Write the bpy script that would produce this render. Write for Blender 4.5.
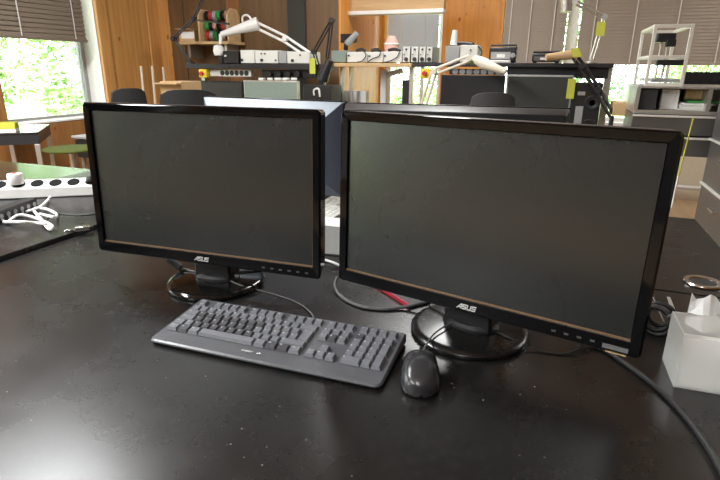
import bpy, bmesh, math, random
from mathutils import Vector, Matrix
random.seed(7)
for o in list(bpy.data.objects): bpy.data.objects.remove(o)
S = bpy.context.scene
COL = S.collection
R = math.radians

# ------------------------------------------------------------------ camera
F, PITCH, ROLL, YAW, EYE = 524.8, R(18.15), R(.43), R(20), 1.238   # eye 0.50 m above the desk top
cam = bpy.data.cameras.new('camera'); cam.sensor_width = 36; cam.lens = F / 720 * 36
cam.clip_start = .02; cam.clip_end = 200
camo = bpy.data.objects.new('camera', cam); COL.objects.link(camo); S.camera = camo
fw = Vector((-math.sin(YAW) * math.cos(PITCH), math.cos(YAW) * math.cos(PITCH), -math.sin(PITCH)))
r0 = Vector((math.cos(YAW), math.sin(YAW), 0)); u0 = r0.cross(fw)
rt = r0 * math.cos(ROLL) + u0 * math.sin(ROLL); up = -r0 * math.sin(ROLL) + u0 * math.cos(ROLL)
camo.matrix_world = Matrix(((rt.x, up.x, -fw.x, 0), (rt.y, up.y, -fw.y, 0), (rt.z, up.z, -fw.z, EYE), (0, 0, 0, 1)))

# ------------------------------------------------------------------ world (bright overcast sky) and exposure
W = bpy.data.worlds.new('World'); S.world = W; W.use_nodes = True
bg = W.node_tree.nodes['Background']; bg.inputs[0].default_value = (.93, .97, 1, 1); bg.inputs[1].default_value = 6.0
S.view_settings.view_transform = 'Standard'; S.view_settings.look = 'None'
S.view_settings.exposure = 0.6; S.view_settings.gamma = 1; S.view_settings.use_curve_mapping = False
# watts of each unseen ceiling luminaire, added for fill light and desk highlights
FILL_LUMINAIRES = [(-2.5, 1.0, 98), (-2.45, -2.2, 80), (-.9, 3.8, 18), (-.3, -1.6, 25), (2.2, 4.2, 10)]
for lx, ly, LAMP_W in FILL_LUMINAIRES:
    l = bpy.data.lights.new('ceiling_light_lamp', 'AREA'); l.shape = 'RECTANGLE'; l.size = .34; l.size_y = 1.9; l.energy = LAMP_W
    l.color = (.95, .98, 1)
    lo = bpy.data.objects.new('ceiling_light_lamp', l); COL.objects.link(lo); lo.location = (lx, ly, 2.86)

# ------------------------------------------------------------------ helpers
def at(u, v, y=None, x=None, z=None):
    """point of the room seen at photo position u, v on the plane y=, x= or z="""
    X, Y = u - 360, v - 240; c, s = math.cos(ROLL), math.sin(ROLL); X, Y = c * X + s * Y, -s * X + c * Y
    a, b, e = X / F, math.cos(PITCH) - Y / F * math.sin(PITCH), -math.sin(PITCH) - Y / F * math.cos(PITCH)
    d = Vector((a * math.cos(YAW) - b * math.sin(YAW), a * math.sin(YAW) + b * math.cos(YAW), e))
    t = y / d.y if y is not None else x / d.x if x is not None else (z - EYE) / d.z
    return Vector((0, 0, EYE)) + d * t

class MB:
    def __init__(s, xf=None): s.bm = bmesh.new(); s.xf = xf
    def _new(s, vs, fs):
        if s.xf is not None: vs = [s.xf @ Vector(v) for v in vs]
        b = [s.bm.verts.new(v) for v in vs]
        for f in fs:
            try: s.bm.faces.new([b[i] for i in f])
            except ValueError: pass
        return s
    def box(s, c, d, rz=0, top=None):
        x, y, z = (k / 2 for k in d); vs = []
        for sz in (-1, 1):
            t = top if (top and sz > 0) else (1, 1)
            for sx, sy in ((-1, -1), (1, -1), (1, 1), (-1, 1)):
                px, py = sx * x * t[0], sy * y * t[1]
                vs.append((c[0] + px * math.cos(rz) - py * math.sin(rz), c[1] + px * math.sin(rz) + py * math.cos(rz), c[2] + sz * z))
        return s._new(vs, [(3, 2, 1, 0), (4, 5, 6, 7), (0, 1, 5, 4), (1, 2, 6, 5), (2, 3, 7, 6), (3, 0, 4, 7)])
    def bx(s, x0, x1, y0, y1, z0, z1): return s.box(((x0+x1)/2, (y0+y1)/2, (z0+z1)/2), (abs(x1-x0), abs(y1-y0), abs(z1-z0)))
    def hexa(s, b, t):          # 4 bottom + 4 top points
        return s._new(list(b) + list(t), [(3, 2, 1, 0), (4, 5, 6, 7), (0, 1, 5, 4), (1, 2, 6, 5), (2, 3, 7, 6), (3, 0, 4, 7)])
    def prism(s, pts, z0, z1, axis='z'):
        n = len(pts); f = {'z': lambda p, h: (p[0], p[1], h), 'y': lambda p, h: (p[0], h, p[1]), 'x': lambda p, h: (h, p[0], p[1])}[axis]
        return s._new([f(p, z0) for p in pts] + [f(p, z1) for p in pts], [tuple(range(n))[::-1], tuple(range(n, 2*n))] + [(i, (i+1) % n, n+(i+1) % n, n+i) for i in range(n)])
    def lathe(s, prof, c=(0, 0, 0), n=32, axis='z', sx=1, sy=1):
        vs, fs = [], []; m = len(prof)
        for k in range(n):
            a = 2 * math.pi * k / n
            for r, h in prof:
                p = (r * math.cos(a) * sx, r * math.sin(a) * sy, h)
                if axis == 'y': p = (p[0], h, p[1])
                if axis == 'x': p = (h, p[0], p[1])
                vs.append((c[0] + p[0], c[1] + p[1], c[2] + p[2]))
        for k in range(n):
            for i in range(m - 1):
                a, b = k * m + i, ((k + 1) % n) * m + i; fs.append((a, b, b + 1, a + 1))
        if prof[0][0] > 1e-6: fs.append(tuple(k * m for k in range(n))[::-1])
        if prof[-1][0] > 1e-6: fs.append(tuple(k * m + m - 1 for k in range(n)))
        s._new(vs, fs); bmesh.ops.remove_doubles(s.bm, verts=s.bm.verts, dist=1e-6); return s
    def tube(s, pts, r, n=8, smooth=0, cap=True):
        pts = [Vector(p) for p in pts]
        if smooth:
            q = []; P = [pts[0]] + pts + [pts[-1]]
            for i in range(1, len(P) - 2):
                a, b, c, d = P[i-1:i+3]
                for k in range(smooth):
                    t = k / smooth
                    q.append(.5 * ((2*b) + (c-a)*t + (2*a-5*b+4*c-d)*t*t + (3*b-a-3*c+d)*t**3))
            pts = q + [pts[-1]]
        rs = r if isinstance(r, (list, tuple)) else [r] * len(pts)
        if len(rs) != len(pts): rs = [rs[0] + (rs[-1]-rs[0]) * i / (len(pts)-1) for i in range(len(pts))]
        vs, fs = [], []; up = Vector((0, 0, 1)); nx = None
        for i, p in enumerate(pts):
            t = (pts[min(i+1, len(pts)-1)] - pts[max(i-1, 0)])
            t = t.normalized() if t.length > 1e-9 else Vector((0, 0, 1))
            if nx is None:
                nx = t.cross(up) if abs(t.z) < .95 else t.cross(Vector((1, 0, 0)))
            nx = (nx - t * nx.dot(t)).normalized(); ny = t.cross(nx)
            for k in range(n):
                a = 2 * math.pi * k / n; vs.append(p + (nx * math.cos(a) + ny * math.sin(a)) * rs[i])
        for i in range(len(pts) - 1):
            for k in range(n):
                fs.append((i*n+k, i*n+(k+1) % n, (i+1)*n+(k+1) % n, (i+1)*n+k))
        if cap: fs += [tuple(range(n))[::-1], tuple(range((len(pts)-1)*n, len(pts)*n))]
        return s._new(vs, fs)
    def build(s, name, mat, parent=None, smooth=False, bevel=0, seg=2, origin=None):
        bmesh.ops.recalc_face_normals(s.bm, faces=s.bm.faces)
        off = Vector((0, 0, 0))
        if parent is None:
            if origin is not None: off = Vector(origin)
            else:
                co = [v.co for v in s.bm.verts]
                off = Vector(((min(c.x for c in co)+max(c.x for c in co))/2, (min(c.y for c in co)+max(c.y for c in co))/2, min(c.z for c in co)))
            for v in s.bm.verts: v.co -= off
        me = bpy.data.meshes.new(name); s.bm.to_mesh(me); s.bm.free(); me.materials.append(M(mat))
        o = bpy.data.objects.new(name, me); COL.objects.link(o); o.location = off
        if parent is not None: o.parent = parent
        if smooth:
            for p in me.polygons: p.use_smooth = True
            if smooth == 'auto': me.set_sharp_from_angle(angle=R(38))
        if bevel:
            b = o.modifiers.new('bevel', 'BEVEL'); b.width = bevel; b.segments = seg; b.limit_method = 'ANGLE'; b.angle_limit = R(40)
            for p in me.polygons: p.use_smooth = True
            me.set_sharp_from_angle(angle=R(38))
        return o

def thing(name, label, cat, loc=(0, 0, 0), rz=0, group=None):
    o = bpy.data.objects.new(name, None); COL.objects.link(o); o.empty_display_size = .05
    o.location = loc; o.rotation_euler = (0, 0, rz); return tag(o, label, cat, group)
def tag(o, label, cat, group=None):
    o['label'] = label; o['category'] = cat
    if group: o['group'] = group
    return o
def struct(o, label=None, cat=None):
    o['kind'] = 'structure'
    if label: o['label'] = label
    if cat: o['category'] = cat
    return o
def stuff(o): o['kind'] = 'stuff'; return o
def dup(root, loc, rz, label, group=None):
    def cp(o, par):
        c = o.copy(); COL.objects.link(c); c.parent = par
        for ch in o.children: cp(ch, c)
        return c
    r = cp(root, None); r.location = loc; r.rotation_euler = (0, 0, rz); r['label'] = label
    if group: r['group'] = group
    return r
def pbox(u0, v0, u1, v1, y, d):
    """front face seen between the photo positions on plane y, extruded back by d -> x0,x1,y0,y1,z0,z1"""
    um, vm = (u0+u1)/2, (v0+v1)/2
    return at(u0, vm, y).x, at(u1, vm, y).x, y, y + d, at(um, v1, y).z, at(um, v0, y).z

# ------------------------------------------------------------------ materials
_M = {}
def M(n): return _M[n]
def nodes(name):
    m = bpy.data.materials.new(name); m.use_nodes = True; nt = m.node_tree; _M[name] = m
    return m, nt, nt.nodes['Principled BSDF']
def N(nt, t, **k):
    n = nt.nodes.new(t)
    for a, b in k.items():
        if a.startswith('i_'):
            key = a[2:].replace('_', ' '); n.inputs[key].default_value = b
        else: setattr(n, a, b)
    return n
def c4(c): return (c[0], c[1], c[2], 1)
def mat(name, col, rough=.5, metal=0, var=.12, scale=30, bump=0, spec=.5, rvar=.06, coat=0, stretch=None, trans=0, emit=0, alpha=1):
    m, nt, b = nodes(name); L = nt.links.new
    tc = N(nt, 'ShaderNodeTexCoord'); src = tc.outputs['Object']
    if stretch:
        mp = N(nt, 'ShaderNodeMapping'); mp.inputs['Scale'].default_value = stretch; L(src, mp.inputs[0]); src = mp.outputs[0]
    no = N(nt, 'ShaderNodeTexNoise', i_Scale=scale, i_Detail=4.0); L(src, no.inputs['Vector'])
    mx = N(nt, 'ShaderNodeMix', data_type='RGBA')
    mx.inputs[6].default_value = c4([k * (1 - var) for k in col]); mx.inputs[7].default_value = c4([min(1, k * (1 + var)) for k in col])
    L(no.outputs['Fac'], mx.inputs[0]); L(mx.outputs[2], b.inputs['Base Color'])
    mr = N(nt, 'ShaderNodeMapRange'); mr.inputs[3].default_value = max(.02, rough - rvar); mr.inputs[4].default_value = min(1, rough + rvar)
    L(no.outputs['Fac'], mr.inputs[0]); L(mr.outputs[0], b.inputs['Roughness'])
    b.inputs['Metallic'].default_value = metal; b.inputs['Specular IOR Level'].default_value = spec
    b.inputs['Coat Weight'].default_value = coat; b.inputs['Transmission Weight'].default_value = trans; b.inputs['Alpha'].default_value = alpha
    if emit: L(mx.outputs[2], b.inputs['Emission Color']); b.inputs['Emission Strength'].default_value = emit
    if bump:
        bp = N(nt, 'ShaderNodeBump'); bp.inputs['Strength'].default_value = bump; bp.inputs['Distance'].default_value = .004
        L(no.outputs['Fac'], bp.inputs['Height']); L(bp.outputs[0], b.inputs['Normal'])
    return m
def wood(name, c1, c2, axis='z', scale=1, rough=.45, knots=True, tone=1):
    m, nt, b = nodes(name); L = nt.links.new
    tc = N(nt, 'ShaderNodeTexCoord'); mp = N(nt, 'ShaderNodeMapping')
    sc = {'z': (9, 9, .55), 'x': (.55, 9, 9), 'y': (9, .55, 9)}[axis]; mp.inputs['Scale'].default_value = [k * scale for k in sc]
    L(tc.outputs['Object'], mp.inputs[0])
    n1 = N(nt, 'ShaderNodeTexNoise', i_Scale=2.2, i_Detail=6.0, i_Distortion=.6); L(mp.outputs[0], n1.inputs['Vector'])
    n2 = N(nt, 'ShaderNodeTexNoise', i_Scale=14.0, i_Detail=3.0); L(mp.outputs[0], n2.inputs['Vector'])
    ad = N(nt, 'ShaderNodeMix', data_type='FLOAT'); ad.inputs[0].default_value = .3; L(n1.outputs['Fac'], ad.inputs[2]); L(n2.outputs['Fac'], ad.inputs[3])
    cr = N(nt, 'ShaderNodeValToRGB'); cr.color_ramp.elements[0].position = .32; cr.color_ramp.elements[1].position = .66
    cr.color_ramp.elements[0].color = c4(c2); cr.color_ramp.elements[1].color = c4(c1); L(ad.outputs[0], cr.inputs[0])
    out = cr.outputs[0]
    if knots:
        mk = N(nt, 'ShaderNodeMapping'); mk.inputs['Scale'].default_value = {'z': (7, 7, 4), 'x': (4, 7, 7), 'y': (7, 4, 7)}[axis]; L(tc.outputs['Object'], mk.inputs[0])
        vo = N(nt, 'ShaderNodeTexVoronoi', i_Scale=1.1); L(mk.outputs[0], vo.inputs['Vector'])
        kr = N(nt, 'ShaderNodeValToRGB'); kr.color_ramp.elements[0].position = .07; kr.color_ramp.elements[1].position = .14
        kr.color_ramp.elements[0].color = (.25, .1, .03, 1); kr.color_ramp.elements[1].color = (1, 1, 1, 1); L(vo.outputs['Distance'], kr.inputs[0])
        mm = N(nt, 'ShaderNodeMix', data_type='RGBA', blend_type='MULTIPLY'); mm.inputs[0].default_value = .8
        L(out, mm.inputs[6]); L(kr.outputs[0], mm.inputs[7]); out = mm.outputs[2]
    L(out, b.inputs['Base Color']); b.inputs['Roughness'].default_value = rough
    return m
def desk_mat(name, base, rough, dust, dscale=5.0, dust_col=(.42, .38, .34), specks=True, spec=.5):
    """black laminate: smudges in the gloss, dust haze, tiny specks"""
    m, nt, b = nodes(name); L = nt.links.new; b.inputs['Specular IOR Level'].default_value = spec
    tc = N(nt, 'ShaderNodeTexCoord'); o = tc.outputs['Object']
    n1 = N(nt, 'ShaderNodeTexNoise', i_Scale=dscale, i_Detail=8.0, i_Roughness=.65); L(o, n1.inputs['Vector'])
    n2 = N(nt, 'ShaderNodeTexNoise', i_Scale=90.0, i_Detail=3.0); L(o, n2.inputs['Vector'])
    mu = N(nt, 'ShaderNodeMath', operation='MULTIPLY'); L(n1.outputs['Fac'], mu.inputs[0]); L(n2.outputs['Fac'], mu.inputs[1])
    rp = N(nt, 'ShaderNodeMapRange'); rp.inputs[1].default_value = .27; rp.inputs[2].default_value = .5; rp.inputs[4].default_value = dust; L(mu.outputs[0], rp.inputs[0])
    fac = rp.outputs[0]
    if specks:
        vo = N(nt, 'ShaderNodeTexVoronoi', i_Scale=42.0); L(o, vo.inputs['Vector'])
        vr = N(nt, 'ShaderNodeMapRange'); vr.inputs[1].default_value = .07; vr.inputs[2].default_value = .035; vr.inputs[3].default_value = 0; vr.inputs[4].default_value = .8; L(vo.outputs['Distance'], vr.inputs[0])
        n3 = N(nt, 'ShaderNodeTexNoise', i_Scale=7.0, i_Detail=2.0); L(o, n3.inputs['Vector'])
        gr = N(nt, 'ShaderNodeMapRange'); gr.inputs[1].default_value = .45; gr.inputs[2].default_value = .6; L(n3.outputs['Fac'], gr.inputs[0])
        m2 = N(nt, 'ShaderNodeMath', operation='MULTIPLY'); L(vr.outputs[0], m2.inputs[0]); L(gr.outputs[0], m2.inputs[1])
        ad = N(nt, 'ShaderNodeMath', operation='MAXIMUM'); L(fac, ad.inputs[0]); L(m2.outputs[0], ad.inputs[1]); fac = ad.outputs[0]
    mx = N(nt, 'ShaderNodeMix', data_type='RGBA'); mx.inputs[6].default_value = c4(base); mx.inputs[7].default_value = c4(dust_col)
    L(fac, mx.inputs[0]); L(mx.outputs[2], b.inputs['Base Color'])
    rr = N(nt, 'ShaderNodeMapRange'); rr.inputs[1].default_value = .3; rr.inputs[2].default_value = .7; rr.inputs[3].default_value = rough - .04; rr.inputs[4].default_value = rough + .05
    L(n1.outputs['Fac'], rr.inputs[0]); L(rr.outputs[0], b.inputs['Roughness'])
    return m
def dusty_gloss(name, col, rough):
    """glossy plastic with dust lying on upward faces"""
    m, nt, b = nodes(name); L = nt.links.new
    tc = N(nt, 'ShaderNodeTexCoord'); g = N(nt, 'ShaderNodeNewGeometry'); sp = N(nt, 'ShaderNodeSeparateXYZ'); L(g.outputs['True Normal'], sp.inputs[0])
    n1 = N(nt, 'ShaderNodeTexNoise', i_Scale=160.0, i_Detail=4.0); L(tc.outputs['Object'], n1.inputs['Vector'])
    r1 = N(nt, 'ShaderNodeMapRange'); r1.inputs[1].default_value = .9; r1.inputs[2].default_value = .99; L(sp.outputs[2], r1.inputs[0])
    r2 = N(nt, 'ShaderNodeMapRange'); r2.inputs[1].default_value = .35; r2.inputs[2].default_value = .7; r2.inputs[3].default_value = .25; r2.inputs[4].default_value = .75; L(n1.outputs['Fac'], r2.inputs[0])
    mu = N(nt, 'ShaderNodeMath', operation='MULTIPLY'); L(r1.outputs[0], mu.inputs[0]); L(r2.outputs[0], mu.inputs[1])
    mx = N(nt, 'ShaderNodeMix', data_type='RGBA'); mx.inputs[6].default_value = c4(col); mx.inputs[7].default_value = (.16, .14, .13, 1)
    L(mu.outputs[0], mx.inputs[0]); L(mx.outputs[2], b.inputs['Base Color'])
    rr = N(nt, 'ShaderNodeMapRange'); rr.inputs[3].default_value = rough; rr.inputs[4].default_value = .8; L(mu.outputs[0], rr.inputs[0]); L(rr.outputs[0], b.inputs['Roughness']); b.inputs['Specular IOR Level'].default_value = .22
def glass_mat(name, tint=(.97, 1, .98), gl=.08, rough=.02):
    m = bpy.data.materials.new(name); m.use_nodes = True; nt = m.node_tree; nt.nodes.clear(); _M[name] = m
    o = N(nt, 'ShaderNodeOutputMaterial'); t = N(nt, 'ShaderNodeBsdfTransparent'); t.inputs[0].default_value = c4(tint)
    g = N(nt, 'ShaderNodeBsdfGlossy'); g.inputs['Roughness'].default_value = rough
    fr = N(nt, 'ShaderNodeFresnel', i_IOR=1.45); mx = N(nt, 'ShaderNodeMixShader')
    nt.links.new(fr.outputs[0], mx.inputs[0]); nt.links.new(t.outputs[0], mx.inputs[1]); nt.links.new(g.outputs[0], mx.inputs[2]); nt.links.new(mx.outputs[0], o.inputs[0])
def leaf_mat(name, c1, c2):
    m, nt, b = nodes(name); L = nt.links.new
    tc = N(nt, 'ShaderNodeTexCoord'); no = N(nt, 'ShaderNodeTexNoise', i_Scale=1.6, i_Detail=3.0); L(tc.outputs['Object'], no.inputs['Vector'])
    cr = N(nt, 'ShaderNodeValToRGB'); cr.color_ramp.elements[0].position = .35; cr.color_ramp.elements[1].position = .65
    cr.color_ramp.elements[0].color = c4(c1); cr.color_ramp.elements[1].color = c4(c2); L(no.outputs['Fac'], cr.inputs[0])
    L(cr.outputs[0], b.inputs['Base Color']); b.inputs['Roughness'].default_value = .6
    b.inputs['Subsurface Weight'].default_value = 0

desk_mat('desk_black', (.009, .0085, .0083), .27, .025, 3.0, spec=.7)
desk_mat('base_gloss', (.006, .006, .006), .1, .06, 14.0, specks=False)
desk_mat('base_dull', (.007, .007, .007), .24, .03, 20.0, specks=False)
desk_mat('desk_dusty', (.012, .011, .011), .3, .3, 9.0, (.34, .33, .32))
desk_mat('desk_far', (.02, .019, .016), .14, .03, specks=False)
mat('desk_edge', (.012, .012, .012), .45)
dusty_gloss('gloss_black', (.004, .004, .0045), .06)
mat('screen', (.013, .014, .0142), .27, spec=.85, var=.06, rvar=.03, scale=6)
mat('black_plastic', (.012, .012, .013), .4)
mat('satin_black', (.02, .02, .022), .5)
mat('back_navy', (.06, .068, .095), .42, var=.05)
mat('bevel_blue', (.17, .205, .25), .4, var=.05)  # bright ceiling reflection on the navy chamfer, put into the colour
mat('back_black', (.03, .03, .033), .45, var=.1)
mat('logo_silver', (.75, .75, .75), .35, metal=.3, var=.03)
mat('icon_grey', (.06, .06, .06), .5)
mat('screen_rim', (.26, .16, .08), .35, metal=.4)
mat('key_body', (.088, .091, .1), .33, var=.12, scale=18)
mat('key_cap', (.15, .156, .174), .45, var=.22, scale=20, bump=.05)
mat('key_worn', (.07, .07, .078), .32, var=.2)
mat('key_print', (.75, .75, .76), .6, var=.03)
mat('mouse_black', (.03, .03, .033), .25, var=.04, rvar=.015, scale=30)
mat('rubber', (.012, .012, .012), .55)
mat('cable_black', (.014, .014, .014), .45)
mat('cable_grey', (.12, .12, .12), .5)
mat('cable_white', (.75, .75, .72), .5, var=.05)
mat('white_plastic', (.78, .78, .76), .4, var=.04)
mat('white_paint', (.8, .79, .77), .4, var=.04)
mat('ivory', (.76, .70, .58), .45, var=.06)
mat('socket_dark', (.02, .02, .02), .4)
mat('red_plastic', (.55, .02, .02), .45)
mat('red_trim', (.55, .02, .05), .4)
mat('yellow_plastic', (.85, .62, .03), .45)
mat('yellow_paper', (.56, .58, .07), .7, var=.06)
mat('paper', (.85, .85, .83), .8, var=.03)
mat('blue_paint', (.08, .14, .5), .5)
mat('steel', (.62, .6, .56), .35, metal=.8, var=.08)
mat('steel_bright', (.85, .84, .8), .35, metal=.4, var=.03)
mat('chrome', (.75, .75, .75), .18, metal=1, var=.04)
mat('alu_white', (.8, .77, .7), .4, metal=.2, var=.04)
mat('instrument', (.74, .74, .70), .45, var=.05)
mat('instrument_grey', (.36, .36, .36), .45, var=.06)
mat('instrument_green', (.22, .28, .24), .5, var=.06)
mat('dark_metal', (.03, .03, .033), .35, metal=.2)
mat('cabinet_metal', (.17, .165, .16), .3, metal=.6, var=.1)
mat('fabric_black', (.012, .012, .013), .85, bump=.3, scale=300)
mat('fabric_grey', (.05, .05, .052), .85, bump=.3, scale=300)
mat('monitor_grey', (.045, .047, .043), .3, var=.06)
mat('blind_brown', (.21, .165, .125), .5, var=.1, scale=8)
mat('blind_tan', (.36, .30, .24), .55, var=.07, scale=5)
mat('blind_pale', (.66, .72, .76), .5, var=.05, scale=5)
mat('cord', (.8, .78, .75), .7, var=.05)
mat('frame_grey', (.3, .29, .28), .5)
mat('frame_white', (.82, .8, .76), .5, var=.03)
mat('plaster', (.07, .06, .055), .9, var=.06, scale=4)
mat('ceiling_paint', (.78, .75, .7), .9, var=.04, scale=3)
mat('cardboard', (.56, .38, .2), .8, var=.12)
mat('pink', (.7, .42, .36), .6)
mat('curtain_dark', (.05, .045, .04), .9, stretch=(40, 40, 1))
mat('luminaire', (1, .97, .9), .5, var=.01, emit=6)  # glowing face of the added ceiling luminaires
mat('grass', (.30, .42, .14), .9, var=.3, scale=3)
mat('bark', (.16, .11, .07), .9, var=.3)
mat('reel_green', (.05, .35, .08), .5); mat('reel_red', (.5, .06, .04), .5); mat('reel_pink', (.6, .35, .3), .5); mat('reel_grey', (.4, .4, .42), .4)
wood('timber', (.70, .37, .12), (.50, .23, .06))
wood('timber_dark', (.36, .17, .055), (.24, .10, .03))
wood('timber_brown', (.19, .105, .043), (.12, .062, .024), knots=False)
wood('timber_orange', (.78, .34, .06), (.58, .22, .03))
wood('ceiling_wood', (.42, .24, .1), (.3, .16, .06), axis='y', knots=False, rough=.6)
wood('beam', (.62, .40, .19), (.45, .26, .1), axis='x')
wood('plywood', (.66, .46, .24), (.5, .32, .14), axis='x', knots=False)
wood('parquet', (.55, .38, .22), (.4, .26, .14), axis='y', knots=False, rough=.3)
glass_mat('window_glass'); 
m, nt, b = nodes('acrylic')
b.inputs['Base Color'].default_value = (.9, .9, .88, 1); b.inputs['Roughness'].default_value = .25; b.inputs['Alpha'].default_value = .45; b.inputs['Specular IOR Level'].default_value = .6
leaf_mat('leaf_light', (.2, .36, .1), (.46, .58, .28)); leaf_mat('leaf_mid', (.1, .22, .09), (.3, .43, .22)); mat('olive', (.09, .11, .03), .8, spec=.1)
mat('socket_matte', (.012, .012, .012), .9, spec=.1)

# ------------------------------------------------------------------ the room
XL, YB, YP, XR, YF, ZC = -4.0, 6.0, 4.8, 4.6, -4.2, 3.0   # left wall, window wall, panelled wall, right wall, rear wall, ceiling
struct(MB().bx(-4.3, XR+.3, YF-.3, YB+.3, -.1, 0).build('floor', 'parquet'), 'light wooden parquet floor', 'floor')
struct(MB().bx(-4.3, XR+.3, YF-.3, YB+.3, ZC, ZC+.1).build('ceiling', 'ceiling_wood'), 'warm brown timber ceiling', 'ceiling')
# left wall: windows at y 2.95..3.97 (in the picture) and two unseen ones added for side light and screen reflections
WIN = [(-4.0, -1.6), (-.6, 1.4), (2.96, 3.97)]
SILL = [.12, .785, .785]
m = MB(); y0 = YF - .3
for k, (a, b_) in enumerate(WIN + [(YP + .02, None)]):
    m.bx(XL-.25, XL, y0, a, 0, ZC)
    if b_ is not None:
        m.bx(XL-.25, XL, a, b_, 0, SILL[k]); m.bx(XL-.25, XL, a, b_, 2.5, ZC); y0 = b_
wl = struct(m.build('wall_left', 'timber', origin=(XL, 0, 0)), 'warm knotty timber wall with windows', 'wall')
# facing boards of the timber wall by the window
for (a, b_, t, mt) in ((2.78, 2.96, .02, 'timber_dark'), (3.97, 4.09, .035, 'timber'), (4.095, 4.62, .012, 'timber'), (4.625, 4.78, .03, 'timber')):
    MB().bx(0, t, a, b_, 0 if mt == 'timber' else .0, ZC).build('board', mt, wl, bevel=.004)
MB().bx(0, .02, 2.96, 3.97, 0, .78).build('board', 'timber_dark', wl, bevel=.004)
MB().bx(0, .02, 1.4, 2.775, 0, ZC).build('board', 'timber_dark', wl, bevel=.004)
for k, (a, b_) in enumerate(WIN):
    wn = bpy.data.objects.new('window_%d' % (k+1), None); COL.objects.link(wn); wn.location = (XL-.2, (a+b_)/2, SILL[k]); HW = 2.5 - SILL[k]
    struct(wn, ['tall uncovered window behind the desks', 'window along the left wall with brown blind', 'window with half lowered brown blind over bright foliage'][k], 'window')
    w = (b_ - a) / 2; f = MB(); t = .045
    f.bx(-.03, .03, -w, -w+t, 0, HW); f.bx(-.03, .03, w-t, w, 0, HW); f.bx(-.03, .03, -w, w, 0, t*.7); f.bx(-.03, .03, -w, w, HW-t, HW)
    f.build('window_frame', 'frame_grey', wn)
    MB().bx(-.004, .004, -w+t, w-t, t*.7, HW-t).build('pane', 'window_glass', wn)
    sl = MB(); sl.bx(.03, .225, -w, w, -.0, .012); sl.build('window_sill', 'frame_white', wn)
    rv = MB(); rv.bx(.03, .2, w-.006, w-.0005, .012, HW); rv.bx(.03, .2, -w+.0005, -w+.006, .012, HW); rv.build('reveal', 'frame_white', wn)
def blind(name, label, axis, c0, c1, fixed, zb, zt, pitch, mt, cords, tilt, each=True, group=None, sw=.05, out=1):
    """venetian blind along y (axis='y') or x"""
    o = thing(name, label, 'blind', ((fixed, (c0+c1)/2, zb) if axis == 'y' else ((c0+c1)/2, fixed, zb)), R(90) if axis == 'y' else 0, group)
    w = (c1 - c0) / 2; n = int((zt - zb - .05) / pitch)
    ca, sa = math.cos(tilt) * sw / 2, math.sin(tilt) * sw / 2
    def slat(mb, z):
        pts = [(-ca, -sa), (0, .004), (ca, sa), (ca, sa+.0015), (0, .0058), (-ca, -sa+.0015)]
        mb.prism([(p[0], p[1] + z) for p in pts], -w, w, 'x')
    if each:
        mb = MB(); slat(mb, 0); first = mb.build('slat', mt, o); first.location.z = .04
        for k in range(1, n):
            c = first.copy(); COL.objects.link(c); c.parent = o; c.location.z = .04 + k * pitch
    else:
        mb = MB()
        for k in range(n): slat(mb, .04 + k * pitch)
        stuff(mb.build('slats', mt, o))
    MB().bx(-w, w, -.022, .022, 0, .022).build('bottom_rail', mt, o, bevel=.003)
    MB().bx(-w, w, -.03, .03, zt-zb-.03, zt-zb+.03).build('head_rail', mt, o)
    for c in cords:
        mb = MB(); x = -w + 2*w*c
        for s in (-1, 1): mb.bx(x-.004, x+.004, s*(sw/2+.002)-.001, s*(sw/2+.002)+.001, .02, zt-zb)
        mb.build('ladder_cord', 'cord', o)
    return o
blind('venetian_blind', 'brown venetian blind lowered halfway over bright leafy window', 'y', 2.75, 3.80, XL+.04, 1.435, 2.55, .036, 'blind_brown', (.4, .88), R(66), group='left wall blinds', sw=.045)
blind('venetian_blind', 'brown venetian blind raised at side window next to desks', 'y', -.6, 1.4, XL+.04, 2.0, 2.55, .036, 'blind_brown', (.2, .8), R(66), group='left wall blinds', sw=.045)
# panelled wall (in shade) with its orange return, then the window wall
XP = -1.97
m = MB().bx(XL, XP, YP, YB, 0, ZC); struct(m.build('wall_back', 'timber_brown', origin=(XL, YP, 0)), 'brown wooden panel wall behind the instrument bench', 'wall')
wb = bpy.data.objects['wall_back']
MB().bx(XP-XL, XP-XL+.02, -.0, YB-YP, 0, ZC).build('board', 'timber_orange', wb)
for a, b_, mt in ((.0, .16, 'timber'), (.165, .33, 'timber_brown')):
    MB().bx(a, b_, -.02, 0, 0, ZC).build('board', mt, wb, bevel=.004)
a0, a1 = at(288, 20, YP-.03).x - XL, at(305, 20, YP-.03).x - XL
MB().bx(a0, a1, -.04, 0, 0, ZC).build('post', 'curtain_dark', wb, bevel=.005)
MB().bx(at(228, 20, YP).x-XL, at(240, 20, YP).x-XL, -.015, 0, 0, ZC).build('board', 'timber_dark', wb)
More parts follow.
